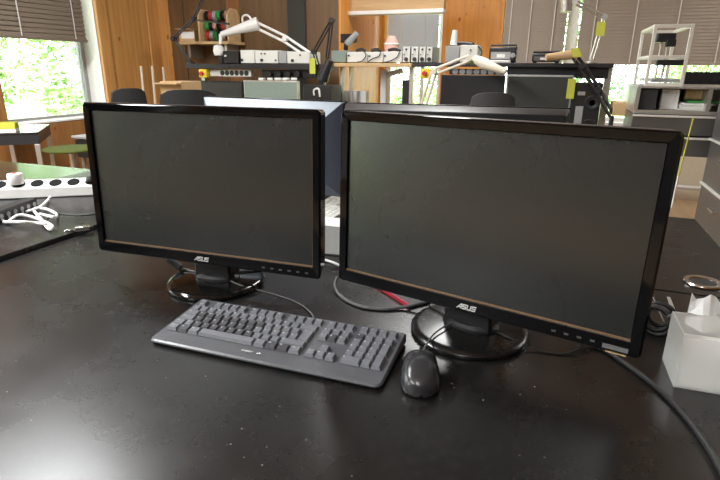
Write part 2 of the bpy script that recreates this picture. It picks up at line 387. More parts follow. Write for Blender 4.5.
# window wall y=6: opening 1 x -1.9..-1.2 , opening 2 x -.55..4.2
W2 = (XP+.06, at(441, 60, YB).x); W3 = (at(500, 60, YB).x, 4.3)
m = MB(); ztop = 2.75
m.bx(XP, W2[0], YB, YB+.25, 0, ZC); m.bx(W2[0], W2[1], YB, YB+.25, 0, .62); m.bx(W2[0], W2[1], YB, YB+.25, ztop, ZC)
m.bx(W2[1], W3[0], YB, YB+.25, 0, ZC); m.bx(W3[0], W3[1], YB, YB+.25, 0, .72); m.bx(W3[0], W3[1], YB, YB+.25, ztop, ZC); m.bx(W3[1], XR+.3, YB, YB+.25, 0, ZC)
ww = struct(m.build('wall_window', 'timber_orange', origin=(0, YB, 0)), 'orange timber wall holding the wide windows', 'wall')
MB().bx(W3[0], W3[1], -.02, 0, 0, .7).build('board', 'ivory', ww)
def win_y(k, label, x0, x1, z0, z1, mull):
    wn = bpy.data.objects.new('window_%d' % k, None); COL.objects.link(wn); wn.location = ((x0+x1)/2, YB+.12, z0); struct(wn, label, 'window')
    w, h, t = (x1-x0)/2, z1-z0, .05; f = MB()
    f.bx(-w, -w+t, -.03, .03, 0, h); f.bx(w-t, w, -.03, .03, 0, h); f.bx(-w, w, -.03, .03, 0, t); f.bx(-w, w, -.03, .03, h-t, h); f.build('window_frame', 'frame_white', wn)
    xs = [-w] + [q - (x0+x1)/2 for q in mull] + [w]
    for q in xs[1:-1]: MB().bx(q-.05, q+.05, -.05, .05, 0, h).build('mullion', 'frame_white', wn)
    for a, b_ in zip(xs, xs[1:]): MB().bx(a+.04, b_-.04, -.004, .004, t, h-t).build('pane', 'window_glass', wn)
    MB().bx(-w, w, -.2, -.03, -.02, .012).build('window_sill', 'frame_white', wn)
win_y(4, 'narrow bright window between orange timber panels', W2[0], W2[1], .62, ztop, [])
xm = at(572, 30, YB).x
win_y(5, 'wide window strip under lowered tan blinds', W3[0], W3[1], .72, ztop, [xm, xm+1.9])
zb2 = at(410, 56, YB).z
blind('venetian_blind', 'pale blue grey blind in narrow window between orange panels', 'x', W2[0]+.05, W2[1]-.04, YB-.0, zb2, 2.7, .032, 'blind_pale', (.25, .75), R(70), each=False)
zb3 = at(650, 65, YB).z
blind('venetian_blind', 'tan blind between orange timber wall and bright window mullion', 'x', W3[0]+.02, xm-.06, YB-.03, zb3, 2.7, .030, 'blind_tan', (.1, .42, .8), R(76), each=False)
blind('venetian_blind', 'wide tan blind behind white open frame', 'x', xm+.07, xm+1.86, YB-.03, zb3, 2.7, .030, 'blind_tan', (.07, .27, .47, .67, .87), R(76), each=False)
blind('venetian_blind', 'tan blind at the far end of window wall', 'x', xm+1.94, W3[1], YB-.03, zb3, 2.7, .030, 'blind_tan', (.1, .5, .9), R(76), each=False)
# right and rear walls
struct(MB().bx(XR, XR+.25, YF-.3, YB+.3, 0, ZC).build('wall_right', 'timber_dark', origin=(XR, 0, 0)), 'brown timber wall', 'wall')
struct(MB().bx(XL-.25, XR, YF-.25, YF, 0, ZC).build('wall_front', 'plaster', origin=(0, YF, 0)), 'dim plaster wall', 'wall')
# wooden lintel with light strip hanging in front of the narrow window
t = thing('window_valance', 'plywood valance beam with white light strip above narrow window', 'valance', (0, 5.0, 0))
x0, x1 = at(332, 8, 5.0).x, at(444, 5, 5.0).x; zl = at(390, 10, 5.0).z
MB().bx(x0, x1, 0, .09, zl, zl+.22).build('board', 'beam', t, bevel=.004)
MB().bx(x0, x1, -.012, .1, zl-.035, zl).build('light_strip', 'white_paint', t, bevel=.004)
for q in (x0+.1, x1-.1): MB().bx(q-.01, q+.01, .04, .06, zl+.22, ZC-.001).build('hanger', 'steel', t)
LLAB = ['white ceiling luminaire over the black desks by left windows', 'white ceiling luminaire by the rear left window', 'white ceiling luminaire over the long workbench chairs', 'white ceiling luminaire in the rear room middle', 'white ceiling luminaire above the white open frame']
for k, (lx, ly, _) in enumerate(FILL_LUMINAIRES):  # fixtures added around the fill lamps, out of view
    t = thing('ceiling_light', LLAB[k], 'light', (lx, ly, 2.87), 0, 'ceiling luminaires')
    MB().bx(-.2, .2, -1.0, 1.0, .03, .128).build('housing', 'white_paint', t)
    MB().bx(-.18, .18, -.98, .98, .012, .03).build('diffuser', 'luminaire', t)

# ------------------------------------------------------------------ outdoors
struct(MB().bx(-40, 40, -30, 50, -.7, -.5).build('ground', 'grass'), 'bright lawn outside the windows', 'ground')
def tree(label, x, y, h, r, mt, seed, leaves=7000):
    rnd = random.Random(seed)
    t = thing('tree', label, 'tree', (x, y, -.5))
    MB().tube([(0, 0, 0), (.05, .03, h*.4), (0, .05, h*.75)], [.11, .05], 8).build('trunk', 'bark', t, smooth=True)
    vs, fs = [], []
    cl = [(rnd.uniform(-.65, .65)*r, rnd.uniform(-.65, .65)*r, rnd.uniform(.12, .92)*h, rnd.uniform(.25, .5)*r) for _ in range(18)]
    for k in range(leaves):
        c = rnd.choice(cl); d = Vector((rnd.gauss(0, 1), rnd.gauss(0, 1), rnd.gauss(0, 1))).normalized() * c[3] * rnd.random()**.4
        p = Vector(c[:3]) + d; s = rnd.uniform(.04, .085)
        a = Vector((rnd.gauss(0, 1), rnd.gauss(0, 1), rnd.gauss(0, .6))).normalized(); b_ = a.cross(Vector((rnd.gauss(0, 1), rnd.gauss(0, 1), rnd.gauss(0, 1)))).normalized()
        i = len(vs); vs += [p - a*s, p + b_*s*.5, p + a*s, p - b_*s*.5]; fs.append((i, i+1, i+2, i+3))
    me = bpy.data.meshes.new('foliage'); me.from_pydata([tuple(v) for v in vs], [], fs); me.materials.append(M(mt))
    o = bpy.data.objects.new('foliage', me); COL.objects.link(o); o.parent = t; stuff(o)
tree('light green tree right outside the half covered window', -10.2, 7.4, 4.6, 1.7, 'leaf_light', 1)
tree('darker green tree beside the light green one outside', -9.6, 11.0, 5.2, 1.7, 'leaf_mid', 2)
tree('tall light green tree at the far lawn edge', -14.6, 10.6, 6, 2.4, 'leaf_light', 3)
tree('broad mid green tree further along the lawn', -13.4, 16, 6, 2.4, 'leaf_mid', 4)
tree('light green tree beyond the narrow window', -4.0, 15.0, 4.4, 2.0, 'leaf_light', 5)
tree('mid green tree beyond the tan blinds', .2, 16.0, 4.4, 2.0, 'leaf_mid', 6)
tree('light green tree beyond the white open frame', 3.4, 13.0, 4.2, 1.6, 'leaf_light', 8)
tree('pale green tree at the end of window wall', 7.6, 14.6, 4.4, 2.0, 'leaf_light', 9)

# ------------------------------------------------------------------ desks
ZD = .74
def desk(name, label, x0, x1, y0, y1, z, mt, th=.028, legs='steel'):
    cx, cy = (x0+x1)/2, (y0+y1)/2; t = thing(name, label, 'desk', (cx, cy, 0)); w, d = (x1-x0)/2, (y1-y0)/2
    MB().bx(-w, w, -d, d, z-th, z).build('tabletop', mt, t, bevel=.002)
    for sx in (-1, 1):
        for sy in (-1, 1): MB().bx(sx*(w-.05)-.025, sx*(w-.05)+.025, sy*(d-.06)-.025, sy*(d-.06)+.025, 0, z-th).build('leg', legs, t, bevel=.003)
    f = MB(); f.bx(-w+.07, w-.07, -.02, .02, z-th-.05, z-th); f.build('frame', legs, t)
    return t
desk('desk', 'black desk carrying keyboard, mouse and the two facing monitors', -1.345, .5, .18, 1.326, ZD, 'desk_black')
dk2 = desk('desk', 'black desk opposite, behind the two facing monitors', -1.345, .5, 1.333, 2.085, ZD, 'desk_black')
desk('desk', 'dusty black desk beside, under the white power strip', -2.095, -1.352, .165, 1.965, ZD+.014, 'desk_dusty')
desk('desk', 'empty black desk beyond the white power strip', -2.85, -2.102, .165, 1.965, ZD+.012, 'desk_far')
# cable grommet in the opposite desk
gp = at(703, 283, z=ZD); g = MB().lathe([(.029, 0), (.042, 0), (.044, .002), (.042, .005), (.031, .005), (.029, .003), (.029, 0)], n=40)
g.xf = None; gr = g.build('grommet', 'chrome', dk2, smooth='auto'); gr.location = gp - dk2.location - Vector((0, 0, 0)); gr.location.z = ZD
h_ = MB().lathe([(.0, .0005), (.0295, .0005), (.0295, .0015), (0, .0015)], n=32).build('grommet_hole', 'socket_dark', dk2); h_.location = gr.location

# ------------------------------------------------------------------ monitors
def strokes(mb, lines, w, y0, y1):
    for a, b_ in lines:
        d = (Vector(b_) - Vector(a)); n = Vector((-d.y, d.x)).normalized() * w/2; e = d.normalized() * w*.35
        A, B_ = Vector(a)-e, Vector(b_)+e
        mb.prism([tuple(A-n), tuple(B_-n), tuple(B_+n), tuple(A+n)], y0, y1, 'y')
def text_mesh(txt, size, mat_, align='CENTER', shear=0, res=2):
    cu = bpy.data.curves.new('t', 'FONT'); cu.body = txt; cu.size = size; cu.align_x = align; cu.align_y = 'CENTER'; cu.resolution_u = res; cu.shear = shear
    return cu
SW, SH, BS, BT, BB = .531, .299, .0185, .0175, .026
def monitor_front(label, root, rz, tilt, zc, sticker=None):
    t = thing('monitor', label, 'monitor', (root[0], root[1], ZD), rz, 'facing monitors')
    fy = -.062                                   # screen face in front of the stand axis
    X = Matrix.Translation((0, fy, zc)) @ Matrix.Rotation(-tilt, 4, 'X')
    w, h = SW/2, SH/2; W_, T_, B_ = w+BS, h+BT, -h-BB
    # bezel: ring with rounded corners, slightly proud of the screen
    bz = MB(X)
    def rr(x0, x1, z0, z1, r, n=5):
        p = []
        for cx, cz, a0 in ((x1-r, z1-r, 0), (x0+r, z1-r, 90), (x0+r, z0+r, 180), (x1-r, z0+r, 270)):
            for k in range(n+1):
                a = R(a0 + 90*k/n); p.append((cx + r*math.cos(a), cz + r*math.sin(a)))
        return p
    o1 = rr(-W_, W_, B_, T_, .009); o2 = rr(-W_+.003, W_-.003, B_+.003, T_-.003, .007); i1 = rr(-w-.0015, w+.0015, -h-.0015, h+.0015, .0008); n = len(o1)
    ob_ = rr(-W_+.012, W_-.012, B_+.012, T_-.001, .009)
    vs = [(x, .05, z) for x, z in ob_] + [(x, -.004, z) for x, z in o1] + [(x, -.008, z) for x, z in o2] + [(x, -.0065, z) for x, z in i1] + [(x, .002, z) for x, z in i1]
    fs = []
    for k in range(4):
        for i in range(n): fs.append((k*n+i, k*n+(i+1) % n, (k+1)*n+(i+1) % n, (k+1)*n+i))
    fs.append(tuple(range(n)))
    bz._new(vs, fs); bez = bz.build('bezel', 'gloss_black', t, smooth='auto')
    MB(X).bx(-w, w, -.001, .004, -h, h).build('screen', 'screen', t)
    rm = MB(X); rm.bx(-w, w, -.0035, -.001, -h-.001, -h+.0012); 
    if not sticker: rm.bx(w-.0006, w+.0006, -.0025, -.001, -h, h)
    rm.build('screen_rim', 'screen_rim', t)
    # rear housing
    MB(X).hexa([(-W_+.016, .05, B_+.016), (W_-.016, .05, B_+.016), (W_-.09, .085, B_+.06), (-W_+.09, .085, B_+.06)],
               [(-W_+.016, .05, T_-.004), (W_-.016, .05, T_-.004), (W_-.09, .085, T_-.06), (-W_+.09, .085, T_-.06)]).build('rear_cover', 'black_plastic', t, bevel=.006)
    # stand
    bo = Vector((-.021, .006, 0))
    base = MB().lathe([(0, 0), (.111, 0), (.115, .003), (.115, .008), (.111, .0125), (.101, .0145), (0, .0155)], tuple(bo), n=64)
    bs = base.build('base', 'base_dull' if sticker else 'base_gloss', t, smooth='auto')
    nk = MB(Matrix.Translation(bo)); nk.hexa([(-.05, -.02, .013), (.05, -.02, .013), (.05, .03, .013), (-.05, .03, .013)], [(-.042, -.008, .17), (.042, -.008, .17), (.042, .034, .17), (-.042, .034, .17)])
    nk.build('neck', 'black_plastic', t, bevel=.006)
    MB().lathe([(.058, 0), (.058, .006), (.05, .012), (0, .012)], (bo.x, .011, .014), 32, sy=.62).build('collar', 'satin_black', t, smooth='auto')
    # emblem: slanted angular letters
    lg = MB(X); s = .0078; q = .16; y0, y1 = -.0092, -.0066; zc_ = -h - BB*.52; xo = -.0165
    def P(x, z): return (xo + x + z*q, zc_ + z - s/2)
    A = [((0, 0), (.0062, s)), ((.0062, s), (.0077, s)), ((.0077, s), (.0077, 0)), ((.0035, .0022), (.0077, .0022))]
    Sx = lambda o: [((o, 0), (o+.0062, 0)), ((o+.0062, 0), (o+.0062, s/2)), ((o+.0062, s/2), (o, s/2)), ((o, s/2), (o, s)), ((o, s), (o+.0066, s))]
    U = lambda o: [((o, s), (o, 0)), ((o, 0), (o+.0062, 0)), ((o+.0062, 0), (o+.0062, s))]
    ls = A + Sx(.0102) + U(.0190) + Sx(.0278)
    strokes(lg, [(P(*a), P(*b_)) for a, b_ in ls], .0015, y0, y1); lg.build('emblem', 'logo_silver', t)
    # button marks and power light on the lower right bezel
    for k in range(6):
        MB(X).bx(w-.115+k*.02, w-.108+k*.02, -.0088, -.0066, -h-BB*.62, -h-BB*.5).build('button_mark', 'icon_grey', t)
    if sticker:
        MB(X).bx(W_-.055, W_-.018, -.0095, -.0068, B_+.006, B_+.013).build('sticker', 'cable_grey', t)
        MB(X).bx(W_-.05, W_-.02, -.006, -.002, B_-.0015, B_-.0002).build('orange_strip', 'cardboard', t)
    return t
monL = monitor_front('glossy black monitor behind keyboard with brown reflecting round base', (-.708, .984), R(2.2), R(2.5), .255)
monR = monitor_front('dusty glossy black monitor beside mouse with yellow note on its edge', (-.097, .947), R(-13.5), R(1.9), .253, True)
# note stuck to the right edge of the right hand monitor
nt_ = thing('sticky_note', 'narrow yellow note with white lower half on monitor edge', 'note', (-.097, .947, ZD), R(-13.5))
X = Matrix.Translation((0, -.062, .253)) @ Matrix.Rotation(-R(1.9), 4, 'X')
xe = SW/2 + BS
def strip_(z0, z1, x0_, x1_): return MB(X).hexa([(x0_, -.014, z0), (x0_+.001, -.014, z0), (x0_+.001, .02, z0), (x0_, .02, z0)], [(x1_, -.015, z1), (x1_+.001, -.015, z1), (x1_+.001, .02, z1), (x1_, .02, z1)])
strip_(.108, .184, xe+.0012, xe+.005).build('upper_half', 'yellow_paper', nt_)
strip_(.064, .108, xe+.0004, xe+.0012).build('lower_half', 'paper', nt_)


def monitor_back(label, x, y, rz, w, ztop, hgt, mt, ch, tmat=None):
    """monitor seen from behind: chamfered rear cover facing the camera"""
    t = thing('monitor', label, 'monitor', (x, y, ZD), rz, 'monitors seen from behind')
    W_, Z1, Z0 = w/2, ztop-ZD, ztop-ZD-hgt
    c = MB(); fr, bk, ins = .0, .05, ch
    o = [(-W_, Z0), (W_, Z0), (W_, Z1), (-W_, Z1)]; i = [(-W_+ins, Z0+ins), (W_-ins, Z0+ins), (W_-ins, Z1-ins), (-W_+ins, Z1-ins)]
    c._new([(p[0], bk, p[1]) for p in o] + [(p[0], fr+.03, p[1]) for p in o] + [(p[0], -.025, p[1]) for p in i],
           [(0, 1, 2, 3)] + [(k, (k+1) % 4, 4+(k+1) % 4, 4+k) for k in range(4)] + [(4+k, 4+(k+1) % 4, 8+(k+1) % 4, 8+k) for k in range(4)] + [(8, 9, 10, 11)])
    c.build('rear_cover', mt, t, bevel=.002)
    if tmat:  # pale sheet over the top chamfer, painting the light it reflects
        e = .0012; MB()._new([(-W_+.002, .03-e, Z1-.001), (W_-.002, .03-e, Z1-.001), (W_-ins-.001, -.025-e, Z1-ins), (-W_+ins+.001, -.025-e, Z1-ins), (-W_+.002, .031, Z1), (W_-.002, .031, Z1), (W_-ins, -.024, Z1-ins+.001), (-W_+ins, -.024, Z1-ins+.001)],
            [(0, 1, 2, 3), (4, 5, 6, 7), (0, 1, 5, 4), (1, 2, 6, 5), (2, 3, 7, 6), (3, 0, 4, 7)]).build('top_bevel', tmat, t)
    b_ = MB(); b_.bx(-W_-.003, W_+.003, bk, bk+.012, Z0-.003, Z1+.003); b_.build('bezel', 'gloss_black', t, bevel=.002)
    MB().bx(-W_+.018, W_-.018, bk+.012, bk+.014, Z0+.02, Z1-.018).build('screen', 'screen', t)
    MB().lathe([(0, 0), (.11, 0), (.11, .01), (.1, .014), (0, .014)], (0, 0, 0), 40).build('base', 'satin_black', t, smooth='auto')
    MB().hexa([(-.04, -.03, .013), (.04, -.03, .013), (.04, .02, .013), (-.04, .02, .013)], [(-.035, -.045, .25), (.035, -.045, .25), (.035, -.02, .25), (-.035, -.02, .25)]).build('neck', 'satin_black', t)
    return t
pa, pb = at(203, 97, z=1.128), at(342, 102.5, z=1.128)
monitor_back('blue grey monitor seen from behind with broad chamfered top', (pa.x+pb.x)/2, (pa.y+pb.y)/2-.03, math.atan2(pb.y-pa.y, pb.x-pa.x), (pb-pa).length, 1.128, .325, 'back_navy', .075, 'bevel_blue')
pa, pb = at(346, 103.5, z=1.125), at(571, 109.5, z=1.125)
monitor_back('large dark monitor seen from behind with flat dusty top', (pa.x+pb.x)/2, (pa.y+pb.y)/2-.03, math.atan2(pb.y-pa.y, pb.x-pa.x), (pb-pa).length, 1.125, .33, 'black_plastic', .014)

# ------------------------------------------------------------------ keyboard
PT = .01885
def layout():
    u = PT; K = []      # x (left), row, width, height, legend
    def row(y, start, items):
        x = start
        for it in items:
            if isinstance(it, (int, float)): x += it; continue
            lab, w = it if isinstance(it, tuple) else (it, 1)
            K.append((x, y, w, 1, lab)); x += w
    row(-.35, 0, ['Esc', 1, 'F1', 'F2', 'F3', 'F4', .5, 'F5', 'F6', 'F7', 'F8', .5, 'F9', 'F10', 'F11', 'F12', .5, 'Dr', 'Ro', 'Pa', .5, '=', '<', '>', 'o'])
    row(1, 0, list('^1234567890ß') + ['´', ('<-', 2), .5, 'Ei', 'P1', 'Bi', .5, 'N', '/', '*', '-'])
    row(2, 0, [('Tab', 1.5)] + list('QWERTZUIOPÜ+') + [1.5, .5, 'En', 'E', 'Bd', .5, '7', '8', '9'])
    row(3, 0, [('Caps', 1.75)] + list('ASDFGHJKLÖÄ#') + [1.25, .5, 3, .5, '4', '5', '6'])
    row(4, 0, [('Sh', 1.25)] + list('<YXCVBNM,.-') + [('Sh', 2.75), .5, 1, '^', 1, .5, '1', '2', '3'])
    row(5, 0, [('Strg', 1.25), ('W', 1.25), ('Alt', 1.25), ('', 6.25), ('Gr', 1.25), ('W', 1.25), ('M', 1.25), ('Strg', 1.25), .5, '<', 'v', '>', .5, ('0', 2), ','])
    K.append((13.72, 2, 1.28, 2, '<-')); K.append((22, 2, 1, 2, '+')); K.append((22, 4, 1, 2, '<-'))
    return K
WORN = set('QWERTZUIASDFGHJYXCVBNM')
def keyboard(label, loc, rz, body='key_body', cap='key_cap', legends=True):
    t = thing('keyboard', label, 'keyboard', loc, rz, 'computer keyboards')
    w, d = .229, .085
    hz = lambda y: .0125 + (y + d) / (2*d) * .0095       # top surface height
    def outline(ins=0, r=.014):
        p = []
        for cx, cy, a0, rr_ in ((w-r, d-.006, 0, .006), (-w+r, d-.006, 90, .006), (-w+r, -d+r, 180, r), (w-r, -d+r, 270, r)):
            for k in range(6):
                a = R(a0 + 18*k); q = r if rr_ == r else rr_
                cxx = cx if rr_ == r else (math.copysign(w-rr_, cx))
                p.append((cxx + (q-ins)*math.cos(a), cy + (q-ins)*math.sin(a)))
        return p
    o, i2, b0 = outline(), outline(.003), outline(.004); n = len(o)
    vs = [(x, y, .002) for x, y in b0] + [(x, y, .006) for x, y in o] + [(x, y, hz(y)-.004 if y > -.06 else .008) for x, y in o] + [(x, y, hz(y) if y > -.07 else hz(y)-.002) for x, y in i2]
    fs = [tuple(range(n))[::-1]] + [(k*n+i, k*n+(i+1) % n, (k+1)*n+(i+1) % n, (k+1)*n+i) for k in range(3) for i in range(n)] + [tuple(range(3*n, 4*n))]
    mb = MB(); mb._new(vs, fs); mb.build('body', body, t, smooth='auto')
    x0 = -PT*23/2; y0 = .072; caps = {}; made = []
    for kx, ky, kw, kh, lab in layout():
        cx = x0 + (kx + kw/2)*PT; cy = y0 - (ky + .35 + kh/2)*PT
        mt = 'key_worn' if (cap == 'key_cap' and (lab in WORN) and len(lab) == 1) else cap
        key = (kw, kh, mt)
        if key not in caps:
            m_ = MB(); W_, D_ = kw*PT-.0016, kh*PT-.0016; H = .0072
            m_.hexa([(-W_/2, -D_/2, 0), (W_/2, -D_/2, 0), (W_/2, D_/2, 0), (-W_/2, D_/2, 0)],
                    [(-W_/2+.0023, -D_/2+.0026, H*.86), (W_/2-.0023, -D_/2+.0026, H*.86), (W_/2-.0023, D_/2-.0014, H), (-W_/2+.0023, D_/2-.0014, H)])
            ob = m_.build('key', mt, t); caps[key] = ob.data
        else:
            ob = bpy.data.objects.new('key', caps[key]); COL.objects.link(ob); ob.parent = t
        sl = math.atan2(.0095, 2*d); ob.location = (cx, cy, hz(cy)-.0005); ob.rotation_euler = (sl, 0, 0)
        made.append((ob, kw, kh, lab))
    if legends:
        tmp = []; byl = {}
        for ob, kw, kh, lab in made:
            if lab and lab not in byl:
                cu = text_mesh(lab, .0058 if len(lab) == 1 else .0042, None, 'LEFT', res=1); to = bpy.data.objects.new('tmp', cu); COL.objects.link(to); byl[lab] = to
        bpy.context.view_layer.update(); dg = bpy.context.evaluated_depsgraph_get(); ms = {}
        for lab, to in byl.items():
            me = bpy.data.meshes.new_from_object(to.evaluated_get(dg)); me.materials.clear(); me.materials.append(M('key_print')); me.name = 'legend'; ms[lab] = me
        for to in byl.values(): bpy.data.objects.remove(to)
        for ob, kw, kh, lab in made:
            if lab:
                lo = bpy.data.objects.new('legend', ms[lab]); COL.objects.link(lo); lo.parent = ob
                lo.location = (-kw*PT/2+.0042, kh*PT/2-.0062, .00712); lo.rotation_euler = (math.atan2(.0072*.14, PT-.006), 0, 0)
    # status lights
    for k in range(3): MB().bx(x0+19.1*PT+k*.012, x0+19.1*PT+k*.012+.004, .0475+.018, .049+.018, .0205, .0222).build('status_light', 'icon_grey', t)
    return t
def add_text(txt, size, mt, parent, loc, rot, name, shear=0, xs=1):
    cu = text_mesh(txt, size, None, 'CENTER', shear); to = bpy.data.objects.new('tmp', cu); COL.objects.link(to); cu.extrude = .0002
    bpy.context.view_layer.update(); me = bpy.data.meshes.new_from_object(to.evaluated_get(bpy.context.evaluated_depsgraph_get())); bpy.data.objects.remove(to)
    me.materials.clear(); me.materials.append(M(mt)); me.name = name
    o = bpy.data.objects.new(name, me); COL.objects.link(o); o.parent = parent; o.location = loc; o.rotation_euler = rot; o.scale = (xs, 1, 1); return o
kb = keyboard('wide dark grey keyboard with number pad lying before the monitors', (-.447, .779, ZD), R(.9))
add_text('CHERRY', .0062, 'key_print', kb, (-.028, -.066, .0145), (R(3.2), 0, 0), 'brand_print', .15)
m_ = MB(); m_.lathe([(0, 0), (.0018, 0), (.0018, .0008), (0, .0008)], (-.006, -.0665, .0136), 12); m_.lathe([(0, 0), (.0018, 0), (.0018, .0008), (0, .0008)], (-.002, -.0655, .0136), 12)
m_.tube([(-.006, -.0648, .0142), (-.003, -.0618, .0142), (-.002, -.0638, .0142)], .0004, 5); m_.build('brand_mark', 'key_print', kb)
kp = at(331, 216, z=ZD)
keyboard('light grey keyboard on the opposite desk between the monitors', (kp.x+.0, kp.y+.0, ZD), R(90), 'instrument_grey', 'instrument', False)

# ------------------------------------------------------------------ mouse
def mouse():
    t = thing('mouse', 'black computer mouse lying beside the keyboard', 'mouse', (-.166, .757, ZD), R(13.6))
    L_, n, k_ = .057, 28, 28; mb = MB(); vs, fs = [], []
    def prof(s):     # s 0 front(user end, -y) .. 1 cable end
        w = .0335 * (1 - abs(2*s-1)**3.4)**.42 * (1 - .10*math.sin(math.pi*s)*(1 if s > .5 else .4)); 
        h = .037 * (math.sin(math.pi * (s*.86+.04)**.82))**.62
        return w, max(h, .002)
    for i in range(n+1):
        s = i/n; y = -L_ + 2*L_*s; ss = min(max(s, .004), .996); w, h = prof(ss)
        for j in range(k_):
            a = 2*math.pi*j/k_; c, sn = math.cos(a), math.sin(a)
            x = w * math.copysign(abs(c)**.72, c); z = (h * max(0, sn)**.8 if sn > 0 else -.006*abs(sn)**.4) + .007
            vs.append((x, y, z))
    for i in range(n):
        for j in range(k_): fs.append((i*k_+j, i*k_+(j+1) % k_, (i+1)*k_+(j+1) % k_, (i+1)*k_+j))
    fs += [tuple(range(k_))[::-1], tuple(range(n*k_, (n+1)*k_))]
    mb._new(vs, fs); mb.build('shell', 'mouse_black', t, smooth=True)
    ht = lambda y: .037 * (math.sin(math.pi * (((y+L_)/(2*L_))*.86+.04)**.82))**.62 + .007
    MB().tube([(0, .008+.002*k, ht(.008+.002*k)+.0002) for k in range(23)], .0006, 5).build('button_gap', 'rubber', t)
    MB().tube([(-.028+.004*k, .006 - .0003*(k-7)**2*.4, ht(.006)*(1-((k-7)/8.6)**2*.42)+.0003) for k in range(15)], .0005, 5).build('button_line', 'rubber', t)
    MB().lathe([(.006, -.0035), (.009, -.003), (.0095, 0), (.009, .003), (.006, .0035)], (0, .033, ht(.033)-.004), 20, 'x').build('scroll_wheel', 'rubber', t, smooth='auto')
    return t
mouse()

# ------------------------------------------------------------------ cables
def P3(u, v, h=0): 
    p = at(u, v, z=ZD+h); return p
def cable(name, label, pts, r, mt, group=None, smooth=8):
    return tag(MB().tube(pts, r, 10, smooth).build(name, mt, smooth=True), label, 'cable', group)
cable('mouse_cable', 'thin grey mouse cable curving up past the round monitor base', [P3(423, 352, .012), P3(426, 345, .018), P3(433, 335, .02), P3(442, 328, .021), P3(452, 323, .022), P3(466, 318, .03)], .0017, 'cable_grey')
cable('keyboard_cable', 'thin grey cable running from keyboard back towards the monitor base', [P3(314, 319, .012), P3(311, 313, .004), P3(300, 304, .002), P3(280, 296, .002), P3(258, 290, .002), P3(240, 285, .016), P3(228, 279, .017), P3(214, 268, .017)], .0017, 'cable_grey')
# thick monitor cable with ferrite bead and plug
t = thing('monitor_cable', 'thick black cable with ferrite bead hanging below the monitor', 'cable', P3(200, 285))
def loc(pts): return [p - t.location for p in pts]
yL = 1.0
MB().tube(loc([at(168, 258, y=yL), at(182, 268, y=yL), at(200, 273, y=yL-.005), at(225, 273.5, y=yL-.01), at(250, 272, y=yL), at(275, 268, y=yL+.02), at(300, 262, y=yL+.06)]), .0036, 10, 8).build('lead', 'cable_black', t, smooth=True)
MB().tube(loc([at(169, 259.5, y=yL), at(181, 268, y=yL)]), .0085, 14).build('ferrite_bead', 'rubber', t, smooth='auto')
cable('grey_cable', 'thick grey cable loop on the desk between the two monitors', [P3(338, 277, .02), P3(335, 284, .012), P3(338, 293, .005), P3(348, 301, .004), P3(364, 307, .004), P3(385, 309, .004), P3(404, 307, .006), P3(425, 302, .02), P3(445, 297, .04)], .0037, 'cable_grey')
cable('thin_cable', 'thin dark cable lying across the dusty round monitor base', [P3(478, 322, .03), P3(492, 330, .017), P3(510, 338, .017), P3(528, 347, .006), P3(545, 352, .002), P3(562, 354, .002), P3(575, 351, .006), P3(582, 345, .02), P3(584, 338, .04)], .0017, 'cable_black')
cable('power_cable', 'thick black cable sweeping across the desk past the clear box', [P3(575, 335, .02), P3(598, 346, .005), P3(620, 360, .004), P3(645, 378, .004), P3(668, 398, .004), P3(690, 422, .004), P3(708, 447, .004), P3(722, 472, .004), P3(735, 500, .004)], .0048, 'cable_black')

# ------------------------------------------------------------------ red trimmed notebook behind the dusty monitor
nn, nf = at(409, 304.5, z=ZD+.0095), at(386, 290, z=ZD+.0095)
t = thing('notebook', 'dark notebook with red edge lying under the dusty monitor', 'notebook', (nn.x, nn.y, ZD), math.atan2(nf.y-nn.y, nf.x-nn.x))
MB().bx(0, .15, -.06, -.003, .0, .008).build('pages', 'dark_metal', t, bevel=.001)
MB().bx(-.001, .151, -.003, .0, .0, .0095).build('spine', 'red_trim', t, bevel=.0008)
MB().bx(.0, .15, -.06, -.003, .008, .0095).build('cover', 'back_black', t, bevel=.0008)

# ------------------------------------------------------------------ clear acrylic box with paper, at the right
bl, fl = at(662, 359, z=ZD), at(673, 387, z=ZD); fr = at(720, 395, z=ZD)
rzb = math.atan2((fr-fl).y, (fr-fl).x); hb = .096
t = thing('acrylic_box', 'clear frosted acrylic box holding white paper on desk corner', 'box', (fl.x, fl.y, ZD), rzb)
wb_, dp = .13, (bl-fl).length; th = .003
for nm, a in (('floor_panel', (0, wb_, 0, dp, 0, th)), ('side_panel', (0, th, 0, dp, th, hb)), ('side_panel', (wb_-th, wb_, 0, dp, th, hb)), ('front_panel', (th, wb_-th, 0, th, th, hb*.96)), ('back_panel', (th, wb_-th, dp-th, dp, th, hb))):
    MB().bx(*a).build(nm, 'acrylic', t, bevel=.0006)
pp = tag(MB().bx(.013, wb_-.006, .008, dp-.012, 0, hb*.62).build('paper_stack', 'paper', bevel=.001), 'thick white stack of paper notes inside the acrylic box', 'paper')
pp.matrix_world = Matrix.Translation((fl.x, fl.y, ZD+th+.0005)) @ Matrix.Rotation(rzb, 4, 'Z') @ Matrix.Translation(((.013+wb_-.006)/2, (8e-3+dp-.012)/2, 0))
